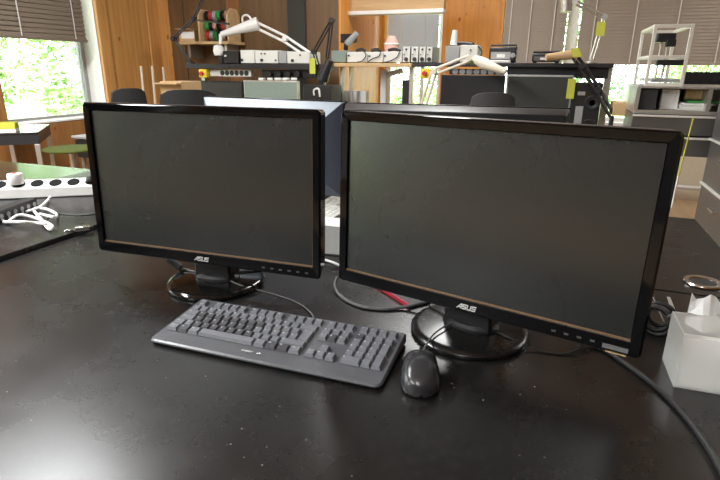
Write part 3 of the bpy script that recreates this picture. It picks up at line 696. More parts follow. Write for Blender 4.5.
def tissue(label, u, v0, v1, wpx, y, seed):
    rnd = random.Random(seed); b0 = at(u, v1, y=y); mb = MB(); n = 9; vs, fs = [], []
    w = wpx/520*y; top = at(u, v0, y=y).z
    for j in range(4):
        for i in range(n):
            s = i/(n-1); zz = ZD+.002 + (top-ZD) * j/3 * (.72 + .28*abs(math.sin(s*7+seed)))
            vs.append((b0.x + (s-.5)*w, b0.y + .02*math.sin(s*9+seed) + .012*j*math.sin(s*5), zz))
    for j in range(3):
        for i in range(n-1): fs.append((j*n+i, j*n+i+1, (j+1)*n+i+1, (j+1)*n+i))
    mb._new(vs, fs); o = mb.build('paper_sheet', 'paper'); so = o.modifiers.new('s', 'SOLIDIFY'); so.thickness = .0012
    return tag(o, label, 'paper')
tissue('crumpled white paper sheets behind the acrylic box', 712, 299, 330, 40, 1.13, 2)
def card(label, u0, v0, u1, v1, wid, y):
    a, b_ = at(u0, v0, y=y), at(u1, v1, y=y); b_.z = max(b_.z, ZD+.001); d = (b_-a).normalized(); s = Vector((wid, 0, 0)); k = Vector((0, .001, 0))
    return tag(MB().hexa([b_-s, b_+s, b_+s+k, b_-s+k], [a-s*.6, a+s*.6, a+s*.6+k, a-s*.6+k]).build('paper_slip', 'paper'), label, 'paper')
card('thin white paper slip leaning next to the cable coil', 653, 297, 664, 322, .002, 1.12)
card('pointed white paper slip standing behind acrylic box corner', 668.5, 297, 676, 318, .005, 1.10)
# black cable coil standing behind the monitor edge
cc = at(657, 338, z=ZD); t = thing('cable_coil', 'coil of black cable tucked between monitor edge and acrylic box', 'cable', (cc.x, cc.y+.02, ZD), R(-25))
mb = MB()
pts = []
for k in range(0, 145):
    a = k/144*2*math.pi*5; rr_ = .026 + .004*math.sin(a*.37)
    pts.append((rr_*math.cos(a), -.02+.04*k/144 + .004*math.sin(a*1.7), .033 + rr_*math.sin(a)))
mb.tube(pts, .0042, 8); mb.build('loops', 'cable_black', t, smooth=True)
MB().tube([(.02, -.02, .05), (.03, -.03, .062), (.045, -.02, .066), (.06, .0, .06)], .003, 8, 6).build('lead', 'cable_grey', t, smooth=True)

# ------------------------------------------------------------------ between the monitors: white carton and leads
wp = at(331, 256, z=ZD)
tag(MB().bx(wp.x-.07, wp.x+.06, wp.y+.01, wp.y+.09, ZD, ZD+.085).build('carton', 'paper', bevel=.002), 'small white carton on opposite desk between the monitors', 'carton')
for i, (u0, v0_, u1, v1_, h0, mt, lb) in enumerate(((315, 255, 345, 258, .03, 'cable_black', 'black lead crossing in front of small white carton'), (315, 258, 345, 268, .018, 'cable_white', 'white lead crossing in front of small white carton'), (315, 263, 345, 264, .006, 'cable_black', 'lower black lead on desk before small white carton'))):
    a, b_ = P3(u0, v0_, h0), P3(u1, v1_, h0); mm_ = (a+b_)/2; mm_.z += .004
    cable('lead', lb, [a-(b_-a)*.8-Vector((0, 0, h0-.004)), a, mm_, b_, b_+(b_-a)*.8-Vector((0, 0, h0-.004))], .0035, mt, smooth=6)

# ------------------------------------------------------------------ left desk: power strip, plug, black socket bar, cables
ZA = ZD + .014
a, b_ = at(0, 199, z=ZA+.004), at(93, 195, z=ZA+.004); d = (b_-a); ln = d.length; rzp = math.atan2(d.y, d.x)
t = thing('power_strip', 'white power strip with round sockets lying across dusty desk', 'power strip', (a.x, a.y, ZA), rzp)
MB().prism([(0, .002), (.058, .002), (.058, .064), (.004, .040)], ln*.5-ln*.95, ln*.5+ln*.95, 'x').build('housing', 'white_plastic', t, bevel=.004)
sp_ = ln/5.05
for k in range(-2, 8):
    x = ln*(36/93) + (k-2)*sp_
    MB(Matrix.Translation((x, .031, .0522)) @ Matrix.Rotation(math.atan2(.024, .054), 4, 'X')).lathe([(.0, .0006), (.0195, .0006), (.0205, .0016), (.0225, .0016), (.0225, -.001)], (0, 0, 0), 24).build('socket', 'socket_matte', t, smooth='auto')
px_ = ln*(36/93) - sp_*1.1
pl = thing('plug_adapter', 'white round plug adapter with red mark on power strip', 'plug', (a.x+math.cos(rzp)*px_-math.sin(rzp)*.028, a.y+math.sin(rzp)*px_+math.cos(rzp)*.028, ZA+.054), rzp)
MB().lathe([(0, 0), (.026, 0), (.027, .003), (.0265, .036), (.024, .04), (0, .041)], n=28).build('housing', 'white_plastic', pl, smooth='auto')
MB().lathe([(0, .0405), (.009, .0405), (.009, .0425), (0, .0425)], n=16).build('red_mark', 'red_plastic', pl)
px_ = ln*(36/93) + 3*sp_
pl = thing('plug', 'black angled plug in the power strip beside the monitor', 'plug', (a.x+math.cos(rzp)*px_-math.sin(rzp)*.028, a.y+math.sin(rzp)*px_+math.cos(rzp)*.028, ZA+.054), rzp)
MB().lathe([(0, 0), (.018, 0), (.018, .012), (.012, .02), (0, .021)], n=20).build('plug_body', 'black_plastic', pl, smooth='auto')
MB().tube([(.0, 0, .014), (.02, -.01, .016), (.05, -.03, .004), (.08, -.06, -.03)], .004, 8, 5).build('lead', 'cable_black', pl, smooth=True)
a, b_ = at(-14, 229, z=ZA), at(38, 209, z=ZA); d = b_-a; ln2 = d.length; rz2 = math.atan2(d.y, d.x)
t = thing('socket_bar', 'black socket bar with white leads on dusty desk', 'socket bar', (a.x, a.y, ZA), rz2)
MB().box((ln2*.5, .02, .02), (ln2, .045, .04)).build('housing', 'black_plastic', t, bevel=.003)
for k in range(6):
    MB().lathe([(.005, 0), (.008, 0), (.008, .0025), (.005, .0025)], (ln2*(.28+.13*k), -.0045, .022), 14, 'y').build('socket', 'instrument_grey', t)
    MB().bx(ln2*(.28+.13*k)-.004, ln2*(.28+.13*k)+.004, -.006, -.0022, .008, .013).build('switch', 'white_plastic', t)
def PA(u, v, h=.006): return at(u, v, z=ZA+h)
wc = [([(8, 222), (20, 215), (38, 219), (52, 226), (49, 229), (40, 218), (34, 211)], 'white cable bending out of the socket bar beside silver plug'),
      ([(26, 212), (40, 207), (48, 200), (50, 197)], 'white cable rising from socket bar to the power strip'),
      ([(4, 222), (22, 222), (36, 223), (46, 224)], 'straight white cable lying along the socket bar'),
      ([(34, 208), (46, 209), (56, 214), (54, 217), (40, 214)], 'white cable curling beside the power strip')]
for pts, lb in wc: cable('white_cable', lb, [PA(u, v, .008 + .01*(i % 2)) for i, (u, v) in enumerate(pts)], .005, 'cable_white', 'white cables at the socket bar', 7)
cable('black_cable', 'thin black cable arching over dusty desk towards the monitor', [PA(44, 223, .004), PA(50, 217, .012), PA(60, 214.5, .012), PA(78, 215.5, .006), PA(95, 214, .006), PA(112, 210, .006)], .0032, 'cable_black')
cp = at(88, 231, z=ZA); t = thing('silver_connector', 'small silver connector block at dusty desk edge near monitor', 'connector', (cp.x-.02, cp.y, ZA), R(40))
MB().bx(-.02, .02, -.012, .012, 0, .014).build('shell', 'chrome', t, bevel=.002); MB().bx(.02, .03, -.007, .007, .002, .012).build('tip', 'black_plastic', t, bevel=.001)
MB().bx(-.05, -.024, -.006, .006, 0, .006).build('clip', 'chrome', t, bevel=.001)

# ------------------------------------------------------------------ furniture by the left window
def left_desk(label, x0, x1, y0, y1, z, mt):
    t = thing('table', label, 'table', ((x0+x1)/2, (y0+y1)/2, 0)); w, d = (x1-x0)/2, (y1-y0)/2
    MB().bx(-w, w, -d, d, z-.012, z).build('tabletop', mt, t, bevel=.002)
    MB().bx(-w+.02, w-.01, -d+.01, d-.01, z-.075, z-.012).build('apron', 'dark_metal', t)
    for sx in (-1, 1):
        for sy in (-1, 1): MB().bx(sx*(w-.03)-.02, sx*(w-.03)+.02, sy*(d-.03)-.02, sy*(d-.03)+.02, 0, z-.075).build('leg', 'steel', t, bevel=.003)
    return t
ZT = .80; cC, cB = at(38, 132.3, z=ZT), at(50, 124, z=ZT); dv = cB - cC; dpt = dv.length; rzt = math.atan2(dv.y, dv.x) - math.pi/2
t = thing('table', 'dark topped steel table under the leafy window', 'table', (cC.x, cC.y, 0), rzt)       # origin at the near right corner
MB().bx(-.3, 0, 0, dpt, ZT-.014, ZT).build('tabletop', 'desk_far', t, bevel=.002)
MB().bx(-.295, -.004, .004, dpt-.01, ZT-.08, ZT-.014).build('apron', 'dark_metal', t)
for q in ((-.02, .02), (-.28, .02), (-.02, dpt-.03), (-.28, dpt-.03)): MB().bx(q[0]-.016, q[0]+.016, q[1]-.016, q[1]+.016, 0, ZT-.08).build('leg', 'steel', t, bevel=.003)
t = thing('document_box', 'small yellow and white box on table under leafy window', 'box', (cC.x-.19*math.cos(rzt)-.06*math.sin(rzt), cC.y-.19*math.sin(rzt)+.06*math.cos(rzt), ZT+.001), rzt)
MB().bx(-.1, .06, -.055, .07, 0, .025).build('lower_half', 'paper', t, bevel=.002); MB().bx(-.1, .06, -.055, .07, .025, .065).build('upper_half', 'yellow_paper', t, bevel=.002)
# drawer table and stool beside it
p0 = at(66, 136, y=3.5)
t = thing('drawer_table', 'low dark drawer table with pale top beside the window', 'table', (-3.32, 3.42, 0))
MB().bx(-.28, .35, -.25, .24, .69, .71).build('tabletop', 'instrument_grey', t, bevel=.003)
for k in range(2): d_ = MB().bx(-.26, .33, -.24, .23, .54+k*.075, .605+k*.075).build('drawer', 'dark_metal', t, bevel=.003)
for sx in (-.24, .31):
    for sy in (-.2, .2): MB().bx(sx-.015, sx+.015, sy-.015, sy+.015, 0, .54).build('leg', 'steel', t)
so_ = at(71, 147.5, z=.70); t = thing('stool', 'stool with thin olive seat in front of drawer table', 'stool', (so_.x, so_.y, 0))
MB().lathe([(0, .682), (.17, .682), (.18, .688), (.18, .696), (.17, .70), (0, .70)], n=32).build('seat', 'olive', t, smooth='auto')
MB().tube([(0, 0, .06), (0, 0, .682)], .025, 12).build('column', 'steel', t, smooth='auto')
for k in range(5):
    a_ = R(72*k+10); MB().tube([(0, 0, .07), (.2*math.cos(a_), .2*math.sin(a_), .03)], .018, 8).build('leg', 'dark_metal', t); 
# sticker, hook and rods at the timber wall
a = at(106, 51, x=XL+.013)
t = thing('wall_sensor', 'small white and blue plate on the timber wall', 'plate', (XL+.0125, a.y, a.z)); MB().bx(0, .015, -.03, .03, -.05, .05).build('plate', 'white_plastic', t, bevel=.003); MB().bx(.015, .02, -.017, .017, -.03, .02).build('blue_mark', 'blue_paint', t)
a = at(111, 65, x=XL+.013)
tag(MB().tube([(XL+.018, a.y-.04, a.z+.03), (XL+.02, a.y-.01, a.z+.05), (XL+.02, a.y+.005, a.z), (XL+.02, a.y+.02, a.z-.06)], .009, 8, 5).build('wall_hook', 'white_plastic', smooth=True), 'bent white hook on the timber wall below blue plate', 'hook')
for i, (u, vt) in enumerate(((141, 66), (152, 66), (163, 67))):
    a = at(u, vt, x=-3.75); a2 = Vector((a.x, a.y-.05, 0))
    tag(MB().tube([a2, a], .011, 8).build('rod', 'ivory'), ['slim pale rod leaning at timber wall, nearest the window', 'slim pale rod leaning at timber wall, middle one', 'slim pale rod leaning at the panel corner'][i], 'rod', 'rods leaning at the wall')
x0, x1, y0, y1, z0, z1 = pbox(160, 80, 181, 91, 3.42, .25)
t = thing('cardboard_box', 'open cardboard box on stand behind the black chair', 'box', ((x0+x1)/2, 3.52, 0))
w = (x1-x0)/2; MB().bx(-w, w, -.1, .15, z0-.25, z1-.01).build('carton', 'cardboard', t, bevel=.003)
MB().bx(-w*1.1, w*1.1, -.16, -.1, z1-.03, z1-.02).build('flap', 'cardboard', t); MB().bx(-w, w, -.1, .15, 0, z0-.25).build('stand', 'timber_brown', t)

def chair(label, x, y, rz, ztop, w, mt='fabric_black', arms=False):
    t = thing('office_chair', label, 'chair', (x, y, 0), rz, 'office chairs in the room')
    mb = MB(); n = 9; vs, fs = [], []
    for k, yy in ((0, -.02), (1, .02)):
        for i in range(n):
            s = -1 + 2*i/(n-1)
            for j in range(6):
                q = j/5; ww = w/2*(.86 + .14*math.sin(math.pi*min(1, q*1.05)))
                vs.append((s*ww, yy + .05*(s*s) - .03*q, ztop-.48 + .48*q - (.03*abs(s)**4 if j == 5 else 0)))
    def idx(k, i, j): return k*n*6 + i*6 + j
    for i in range(n-1):
        for j in range(5):
            fs.append((idx(0, i, j), idx(0, i+1, j), idx(0, i+1, j+1), idx(0, i, j+1))); fs.append((idx(1, i, j), idx(1, i, j+1), idx(1, i+1, j+1), idx(1, i+1, j)))
        fs.append((idx(0, i, 0), idx(1, i, 0), idx(1, i+1, 0), idx(0, i+1, 0))); fs.append((idx(0, i, 5), idx(0, i+1, 5), idx(1, i+1, 5), idx(1, i, 5)))
    for j in range(5):
        fs.append((idx(0, 0, j), idx(0, 0, j+1), idx(1, 0, j+1), idx(1, 0, j))); fs.append((idx(0, n-1, j), idx(1, n-1, j), idx(1, n-1, j+1), idx(0, n-1, j+1)))
    mb._new(vs, fs); mb.build('backrest', mt, t, smooth='auto')
    MB().bx(-.23, .23, -.46, -.01, .43, .5).build('seat', mt, t, bevel=.03, seg=3)
    MB().tube([(0, .02, ztop-.4), (0, .06, .5), (0, -.1, .41), (0, -.22, .42)], .02, 8, 4).build('back_support', 'black_plastic', t, smooth=True)
    MB().tube([(0, -.23, .08), (0, -.23, .43)], .028, 12).build('gas_column', 'dark_metal', t, smooth='auto')
    for k in range(5):
        a_ = R(72*k+20); e = (.28*math.cos(a_), -.23+.28*math.sin(a_), .07)
        l_ = MB().tube([(0, -.23, .1), e], [.03, .018], 8).build('leg', 'black_plastic', t)
        MB().lathe([(0, -.02), (.027, -.02), (.03, 0), (.027, .02), (0, .02)], (e[0], e[1], .03), 14, 'x').build('caster', 'rubber', l_)
    if arms:
        for s in (-1, 1): MB().tube([(s*.26, -.1, .47), (s*.29, -.12, .66), (s*.29, -.3, .68), (s*.29, .0, .69)], .02, 8, 4).build('armrest', 'black_plastic', t, smooth=True)
    return t
a = at(123, 88, z=1.09); chair('narrow black chair by the timber wall', a.x+.05, a.y, R(60), 1.09, .26)
a = at(188, 89.5, z=1.105); chair('wide black chair in front of instrument bench', a.x, a.y, R(35), 1.105, .38)

# ------------------------------------------------------------------ instrument benches
YS = 4.12                      # front edge of the bench shelves
def bench(label, x0, x1, y0, zs, shelf_mat, th, posts, worktop='desk_far', post_mat='steel', shelf_d=.32):
    t = thing('workbench', label, 'workbench', ((x0+x1)/2, y0, 0)); c = (x0+x1)/2
    MB().bx(x0-c, x1-c, 0, shelf_d, zs-th, zs).build('shelf', shelf_mat, t, bevel=.003)
    MB().bx(x0-c, x1-c, -.42, shelf_d, .72, .75).build('worktop', worktop, t, bevel=.003)
    for q, w_ in posts: MB().bx(q-c-w_/2, q-c+w_/2, .1, .16, .75, zs-th).build('post', post_mat, t, bevel=.003)
    for sx in (x0-c+.04, x1-c-.04):
        for sy in (-.38, shelf_d-.05): MB().bx(sx-.025, sx+.025, sy-.025, sy+.025, 0, .72).build('leg', post_mat, t)
    return t
xs = lambda u, y=YS: at(u, 66, y).x
zs1 = at(250, 64, YS).z; th1 = zs1 - at(250, 69, YS).z
bench('dark workbench with shelf of instruments before brown panel wall', xs(186), xs(319), YS, zs1, 'dark_metal', th1, [(xs(195), .035), (xs(316), .03)])
zs2 = at(370, 63, YS).z; th2 = zs2 - at(370, 67, YS).z
bench('light workbench with plywood shelf on steel posts', xs(328), xs(411.5), YS, zs2, 'plywood', th2, [(xs(336.5), .022), (xs(345.5), .018), (xs(408), .026)])
zs3 = at(520, 63, YS).z; th3 = zs3 - at(520, 67, YS).z
b3 = bench('long black workbench under the tan blinds', xs(412.5), xs(614), YS, zs3, 'dark_metal', th3, [(xs(419), .024), (xs(611), .045)])
c3 = b3.location.x
MB().bx(xs(507)-c3, xs(610)-c3, .05, .07, at(550, 78, YS).z, zs3-th3).build('back_rail', 'dark_metal', b3)

def instrument(label, u0, v0, u1, v1, front='instrument', zbase=zs1, d=.2, knobs=(), y=YS+.03, side=None, cat='instrument', group='instruments on the shelves', dark=False):
    x0, x1, y0, y1, z0, z1 = pbox(u0, v0, u1, v1, y, d); t = thing('instrument', label, cat, ((x0+x1)/2, y0, zbase), 0, group); w, h = (x1-x0)/2, z1-zbase
    MB().bx(-w, w, .004, d, .006, h).build('case', side or front, t, bevel=.004)
    MB().bx(-w+.003, w-.003, 0, .004, .009, h-.003).build('front_panel', front, t)
    for q in (-w+.015, w-.015): MB().bx(q-.008, q+.008, .02, d-.02, 0, .006).build('foot', 'rubber', t)
    for kx, kz, kr in knobs:
        MB().lathe([(0, -.014), (kr*.9, -.014), (kr, -.01), (kr, 0)], (-w+2*w*kx, 0, .006+(h-.006)*kz), 14, 'y').build('knob', 'white_plastic' if dark else 'socket_dark', t, smooth='auto')
    return t
instrument('small black box at the end of instrument shelf', 217.5, 56, 222.5, 64, 'black_plastic', zs1, .12)
instrument('black instrument with pale label beside white instruments', 223, 51, 238.5, 64, 'black_plastic', zs1, .2, [(.2, .6, .009)], dark=True)
instrument('white instrument next to the black box on the shelf', 240.5, 50, 254.5, 64, 'instrument', zs1, .2, [(.1, .25, .012)])
instrument('wide white instrument with knob in shelf middle', 255, 50.5, 278, 64, 'instrument', zs1, .22, [(.3, .25, .012), (.3, .75, .006), (.45, .75, .006), (.9, .25, .006)])
instrument('grey instrument between two white instruments', 278.5, 51, 286.5, 64, 'instrument_grey', zs1, .2)
instrument('white instrument by the black task lamp', 287, 51.5, 309.5, 64, 'instrument', zs1, .22, [(.25, .25, .012), (.6, .7, .006)])
instrument('green grey glass box at plywood shelf end', 331, 50.5, 346, 63, 'instrument_green', zs2, .2)
instrument('white instrument beside the green grey box', 347, 52, 367, 63, 'instrument', zs2, .2, [(.1, .65, .007)])
instrument('white instrument in the row middle with two leads', 367.8, 52, 383, 63, 'instrument', zs2, .2, [(.12, .6, .007)])
instrument('white instrument next to the power supplies', 383.6, 51.5, 402, 63, 'instrument', zs2, .2, [(.08, .6, .007)])
for i, (u0_, u1_, lb) in enumerate(((402.6, 410, 'slim white power supply next to the instrument row'), (411, 418.4, 'second slim white power supply from the instrument row'), (419, 425.6, 'third slim white power supply from the instrument row'), (426.2, 432.4, 'slim white power supply at the end with grey side'))):
    instrument(lb, u0_, 46.5, u1_, 63, 'instrument', zs2, .25, [(.5, .2, .015), (.5, .82, .007), (.25, .5, .004)], side='instrument_grey', cat='power supply', group='slim power supplies')
instrument('grey instrument case before the orange timber', 445, 46, 459.5, 63, 'instrument_grey', zs3, .22)
instrument('white instrument case with black handle before orange timber', 460, 45, 477.5, 63, 'instrument', zs3, .2, [(.6, .7, .006), (.5, .4, .006)])
# black leads over the white instruments
for lb, pts in (('thin black lead hanging over white instrument by green box', [(362, 50), (366, 55), (362, 61), (357, 62)]), ('thin black lead looping across middle white instrument', [(381, 50), (379, 56), (372, 59), (368, 62)]), ('thin black lead looping over instrument next to power supplies', [(400, 50), (397, 57), (390, 61), (383, 62.5)]), ('black lead curving over white case with handle', [(478, 46), (482, 52), (478, 59), (470, 60)])):
    cable('lead', lb, [at(u, v, YS+.015) for u, v in pts], .004, 'cable_black', smooth=5)
# gear lying on top of the instruments
def lump(label, u0, v0, u1, v1, y, mt, cat='tool'):
    a_, b2 = at(u0, v0, y), at(u1, v1, y)
    return tag(MB().tube([a_, (a_+b2)/2+Vector((0, .01, .012)), b2], .013, 8, 4).build('hand_tool', mt, smooth=True), label, cat)
for u in (349, 361, 379, 384, 394, 401): pass
lump('black probe lying on white instrument by green box', 356, 51, 365, 51, YS+.1, 'black_plastic'); lump('black probe lying on middle white instrument', 371, 51, 381, 51.3, YS+.1, 'black_plastic'); lump('black probe lying on instrument near power supplies', 388, 50.5, 400, 51, YS+.1, 'black_plastic')
lump('black handle lying across the white case', 450, 45.2, 474, 44.5, YS+.1, 'black_plastic')
a = at(453.5, 46, YS+.1); a2 = at(455, 30, YS+.1)
tag(MB().tube([a+Vector((0, 0, .005)), a2], [.03, .018], 12).build('spray_bottle', 'white_plastic', smooth='auto'), 'slim white bottle standing on grey instrument case', 'bottle')
a = at(387, 52, YS+.28); a2 = at(395, 36, YS+.28)
t = thing('cup', 'pink tapered cup behind the white instruments', 'cup', (at(391, 60, YS+.28).x, YS+.28, zs2+.001))
hh = a2.z - zs2; MB().lathe([(0, 0), (.045, 0), (.06, hh*.7), (.03, hh), (0, hh)], n=20).build('cup_body', 'pink', t, smooth='auto'); MB().lathe([(.058, hh*.68), (.064, hh*.7), (.06, hh*.74), (.056, hh*.72)], n=20).build('rim', 'white_plastic', t)
# camera head on a stand at the plywood shelf
p_ = at(345.5, 62, YS+.28); t = thing('inspection_camera', 'black and grey camera head on stand at plywood shelf', 'camera', (p_.x, YS+.28, zs2))
def l3(u, v, dy=0): q_ = at(u, v, YS+.28+dy); return (q_.x-p_.x, dy, q_.z-zs2)
MB().tube([(0, 0, 0), l3(346, 44)], .018, 10).build('stand', 'dark_metal', t); MB().lathe([(0, 0), (.035, 0), (.035, .012), (0, .012)], n=20).build('base', 'dark_metal', t)
q0, q1 = l3(342.5, 43), l3(355, 34); MB().bx(q0[0], q1[0], -.05, .06, q0[2], q1[2]).build('head', 'dark_metal', t, bevel=.006)
MB().tube([l3(347, 44, -.06), l3(357, 33, -.06)], [.03, .022], 12).build('lens', 'instrument_grey', t, smooth='auto')
# power strips under the shelves
def strip(label, u0, u1, v0, v1, y, n, mt, f0=.3, smt='socket_dark'):
    x0, x1, y0, y1, z0, z1 = pbox(u0, v0, u1, v1, y, .05); t = thing('bench_socket_strip', label, 'power strip', ((x0+x1)/2, y0, z0)); w, h = (x1-x0)/2, z1-z0
    MB().bx(-w, w, 0, .05, 0, h).build('housing', mt, t, bevel=.004)
    for k in range(n):
        MB().lathe([(0, -.003), (.022, -.003), (.022, 0)], (-w+2*w*(f0+(1-f0-.05)*(k+.5)/n), 0, h/2), 18, 'y').build('socket', smt, t)
    return t
strip('silver socket strip with six dark sockets under instrument shelf', 209, 251, 69.5, 76.5, YS+.05, 6, 'instrument', .27)
strip('black socket strip with plugs beside silver socket strip', 262, 316, 70, 78, YS+.05, 8, 'black_plastic', .05, 'dark_metal')
strip('dark socket strip above the black bench monitor', 449, 505, 69, 74.5, YS+.05, 7, 'dark_metal', .05, 'instrument_grey')
for lb, u, v in (('yellow switch box with red knob under instrument shelf', 202.5, 73.5), ('yellow switch box with red knob under plywood shelf end', 425, 73.5)):
    a = at(u, v, YS-.01); t = thing('emergency_switch', lb, 'switch', (a.x, a.y, a.z-.035), 0, 'emergency switches')
    MB().bx(-.04, .04, 0, .05, 0, .07).build('housing', 'yellow_plastic', t, bevel=.004); MB().lathe([(0, -.03), (.017, -.03), (.019, -.015), (.012, 0)], (0, 0, .035), 18, 'y').build('knob', 'red_plastic', t, smooth='auto')
# plugs on black strip
for i in range(4):
    a = at(270+i*9.5, 74, YS+.02); tag(MB().lathe([(0, 0), (.02, 0), (.024, .03), (.012, .05), (0, .05)], (a.x, a.y-.02, a.z), 12, 'y').build('plug', 'black_plastic', smooth='auto'), 'round black plug in the black bench socket strip', 'plug', 'plugs in the bench strip')

def bench_monitor(label, u0, v0, u1, v1, y, mt='monitor_grey', rim='black_plastic'):
    x0, x1, y0, y1, z0, z1 = pbox(u0, v0, u1, v1, y, .04); zb = max(.83, z1-.34) if z1-.83 > .2 else .8
    t = thing('bench_monitor', label, 'monitor', ((x0+x1)/2, y0, .75), 0, 'monitors on the workbenches'); w = (x1-x0)/2; z0, z1 = zb-.75, z1-.75
    MB().bx(-w, w, 0, .04, z0, z1).build('housing', rim, t, bevel=.003); MB().bx(-w+.012, w-.012, -.002, .002, z0+.015, z1-.012).build('screen', mt, t)
    MB().bx(-.04, .04, .04, .06, .012, z0+.1).build('neck', 'black_plastic', t); MB().bx(-.11, .11, -.02, .15, 0, .014).build('base', 'black_plastic', t, bevel=.003)
    return t
bench_monitor('dark bench monitor under the silver socket strip', 194.5, 81, 242.5, 104, YS-.1, 'monitor_grey')
bench_monitor('pale grey bench monitor beside dark one under shelf', 244, 80.5, 298, 104, YS-.1, 'instrument_green', 'steel')
bench_monitor('wide black bench monitor behind the grey chair', 440.5, 75, 504, 108, YS-.06, 'black_plastic')
bench_monitor('dark bench monitor with grey frame next to black speaker', 505.5, 75, 572, 108, YS-.06, 'monitor_grey', 'instrument_grey')
bench_monitor('small dark tilted monitor before the narrow bright window', 402, 80, 412, 104, YS+.2, 'dark_metal')
# papers / white cables on top of pale grey monitor -> small white connectors
for i in range(5):
    a = at(262+i*8, 79, YS-.02); tag(MB().box((a.x, a.y, a.z), (.045, .05, .02), rz=i*.5).build('connector', 'white_plastic', bevel=.004), 'small white connector hanging under the black socket strip', 'connector', 'white connectors under the bench strip')
# black box with white cable at bench end
x0, x1, y0, y1, z0, z1 = pbox(303, 85, 331, 104, YS-.2, .22)
t = thing('black_unit', 'black unit with white cable at instrument bench end', 'device', ((x0+x1)/2, y0, .75)); w = (x1-x0)/2
MB().bx(-w, w, 0, .22, 0, z1-.75).build('case', 'black_plastic', t, bevel=.006)
MB().tube([(-.02, -.006, z1-.83), (-.02, -.008, z1-.79), (.02, -.008, z1-.78), (.03, -.008, z1-.84)], .008, 8, 5).build('cable', 'cable_white', t, smooth=True)
# white wall boxes seen under the plywood shelf
for i, (u0_, u1_) in enumerate(((336, 350), (351, 366))):
    x0, x1, y0, y1, z0, z1 = pbox(u0_, 91, u1_, 104, 4.35, .08); t = thing('socket_box', ['white socket box under plywood shelf next to black unit', 'white socket box under plywood shelf next to white column'][i], 'socket', ((x0+x1)/2, 4.35, .75), 0, 'white socket boxes'); w = (x1-x0)/2
    MB().bx(-w, w, 0, .08, 0, z1-.75).build('housing', 'white_plastic', t, bevel=.004); MB().lathe([(0, -.004), (.03, -.004), (.03, 0)], (0, 0, (z1-.75)*.55), 18, 'y').build('socket', 'instrument_grey', t)
# white stand column under the plywood shelf
x0, x1, y0, y1, z0, z1 = pbox(380, 70, 386, 104, 4.36, .05)
t = thing('column_stand', 'white column with angled bracket under plywood shelf', 'stand', ((x0+x1)/2, 4.36, .75)); MB().bx(-.025, .025, 0, .05, .01, z1-.75).build('column', 'white_paint', t, bevel=.004); MB().bx(-.09, .09, -.03, .1, 0, .012).build('foot_plate', 'white_paint', t)
MB().tube([(-.01, .02, z1-.8), (.16, .02, z1-.75)], .02, 8).build('bracket', 'white_paint', t)
# speaker / tower with pale label
x0, x1, y0, y1, z0, z1 = pbox(571, 83, 601, 116, YS-.12, .25)
t = thing('loudspeaker', 'black loudspeaker with pale label next to bench monitors', 'speaker', ((x0+x1)/2, y0, .75)); w = (x1-x0)/2; h = z1-.75
MB().bx(-w, w, 0, .25, 0, h).build('cabinet', 'black_plastic', t, bevel=.004)
MB().bx(-w*.62, -w*.1, -.003, 0, h*.12, h*.62).build('label', 'instrument_grey', t); MB().bx(-w*.6, -w*.1, -.003, 0, h*.8, h*.86).build('name_plate', 'steel', t)
for kz in (.3, .68): MB().lathe([(.02, .0), (.035, -.006), (.045, -.006), (.05, 0)], (w*.45, 0, h*kz), 20, 'y').build('driver', 'dark_metal', t, smooth='auto')
a = at(571, 88, YS-.14); tag(MB().bx(a.x-.025, a.x+.025, a.y, a.y+.002, a.z-.07, a.z+.06).build('yellow_tag', 'yellow_paper'), 'yellow tag hanging between bench monitor and loudspeaker', 'tag')

# radios on the long shelf
def radio(label, u0, v0, u1, v1, mt, panel):
    x0, x1, y0, y1, z0, z1 = pbox(u0, v0, u1, v1, YS+.06, .18); t = thing('bench_receiver', label, 'radio', ((x0+x1)/2, y0, zs3), 0, 'receivers on the long shelf'); w, h = (x1-x0)/2, z1-zs3
    MB().bx(-w, w, 0, .18, .01, h*.88).build('case', mt, t, bevel=.008); MB().bx(-w*.85, w*.6, -.004, 0, h*.22, h*.62).build('front_panel', panel, t); MB().bx(-w*.4, w*.2, -.006, -.004, h*.3, h*.5).build('dial', 'white_paint', t)
    MB().tube([(-w*.95, .05, h*.8), (-w*.95, .05, h), (w*.95, .05, h), (w*.95, .05, h*.8)], .007, 8).build('handle', 'dark_metal', t)
    for q in (-w*.8, w*.8): MB().bx(q-.012, q+.012, .02, .16, 0, .01).build('foot', 'rubber', t)
    MB().lathe([(0, -.016), (.016, -.016), (.018, 0)], (w*.78, 0, h*.42), 14, 'y').build('knob', 'instrument_grey', t)
radio('dark receiver with carry handle before orange timber edge', 489, 45, 516, 62.5, 'dark_metal', 'instrument_grey')
radio('low dark receiver beside the tilted lamp head', 532, 52, 560, 63, 'dark_metal', 'cabinet_metal')
a = at(488, 60, YS+.03); tag(MB().bx(a.x-.06, a.x+.16, YS+.01, YS+.05, zs3+.001, zs3+.02).build('white_tray', 'white_plastic', bevel=.004), 'flat white tray in front of the dark receiver', 'tray')

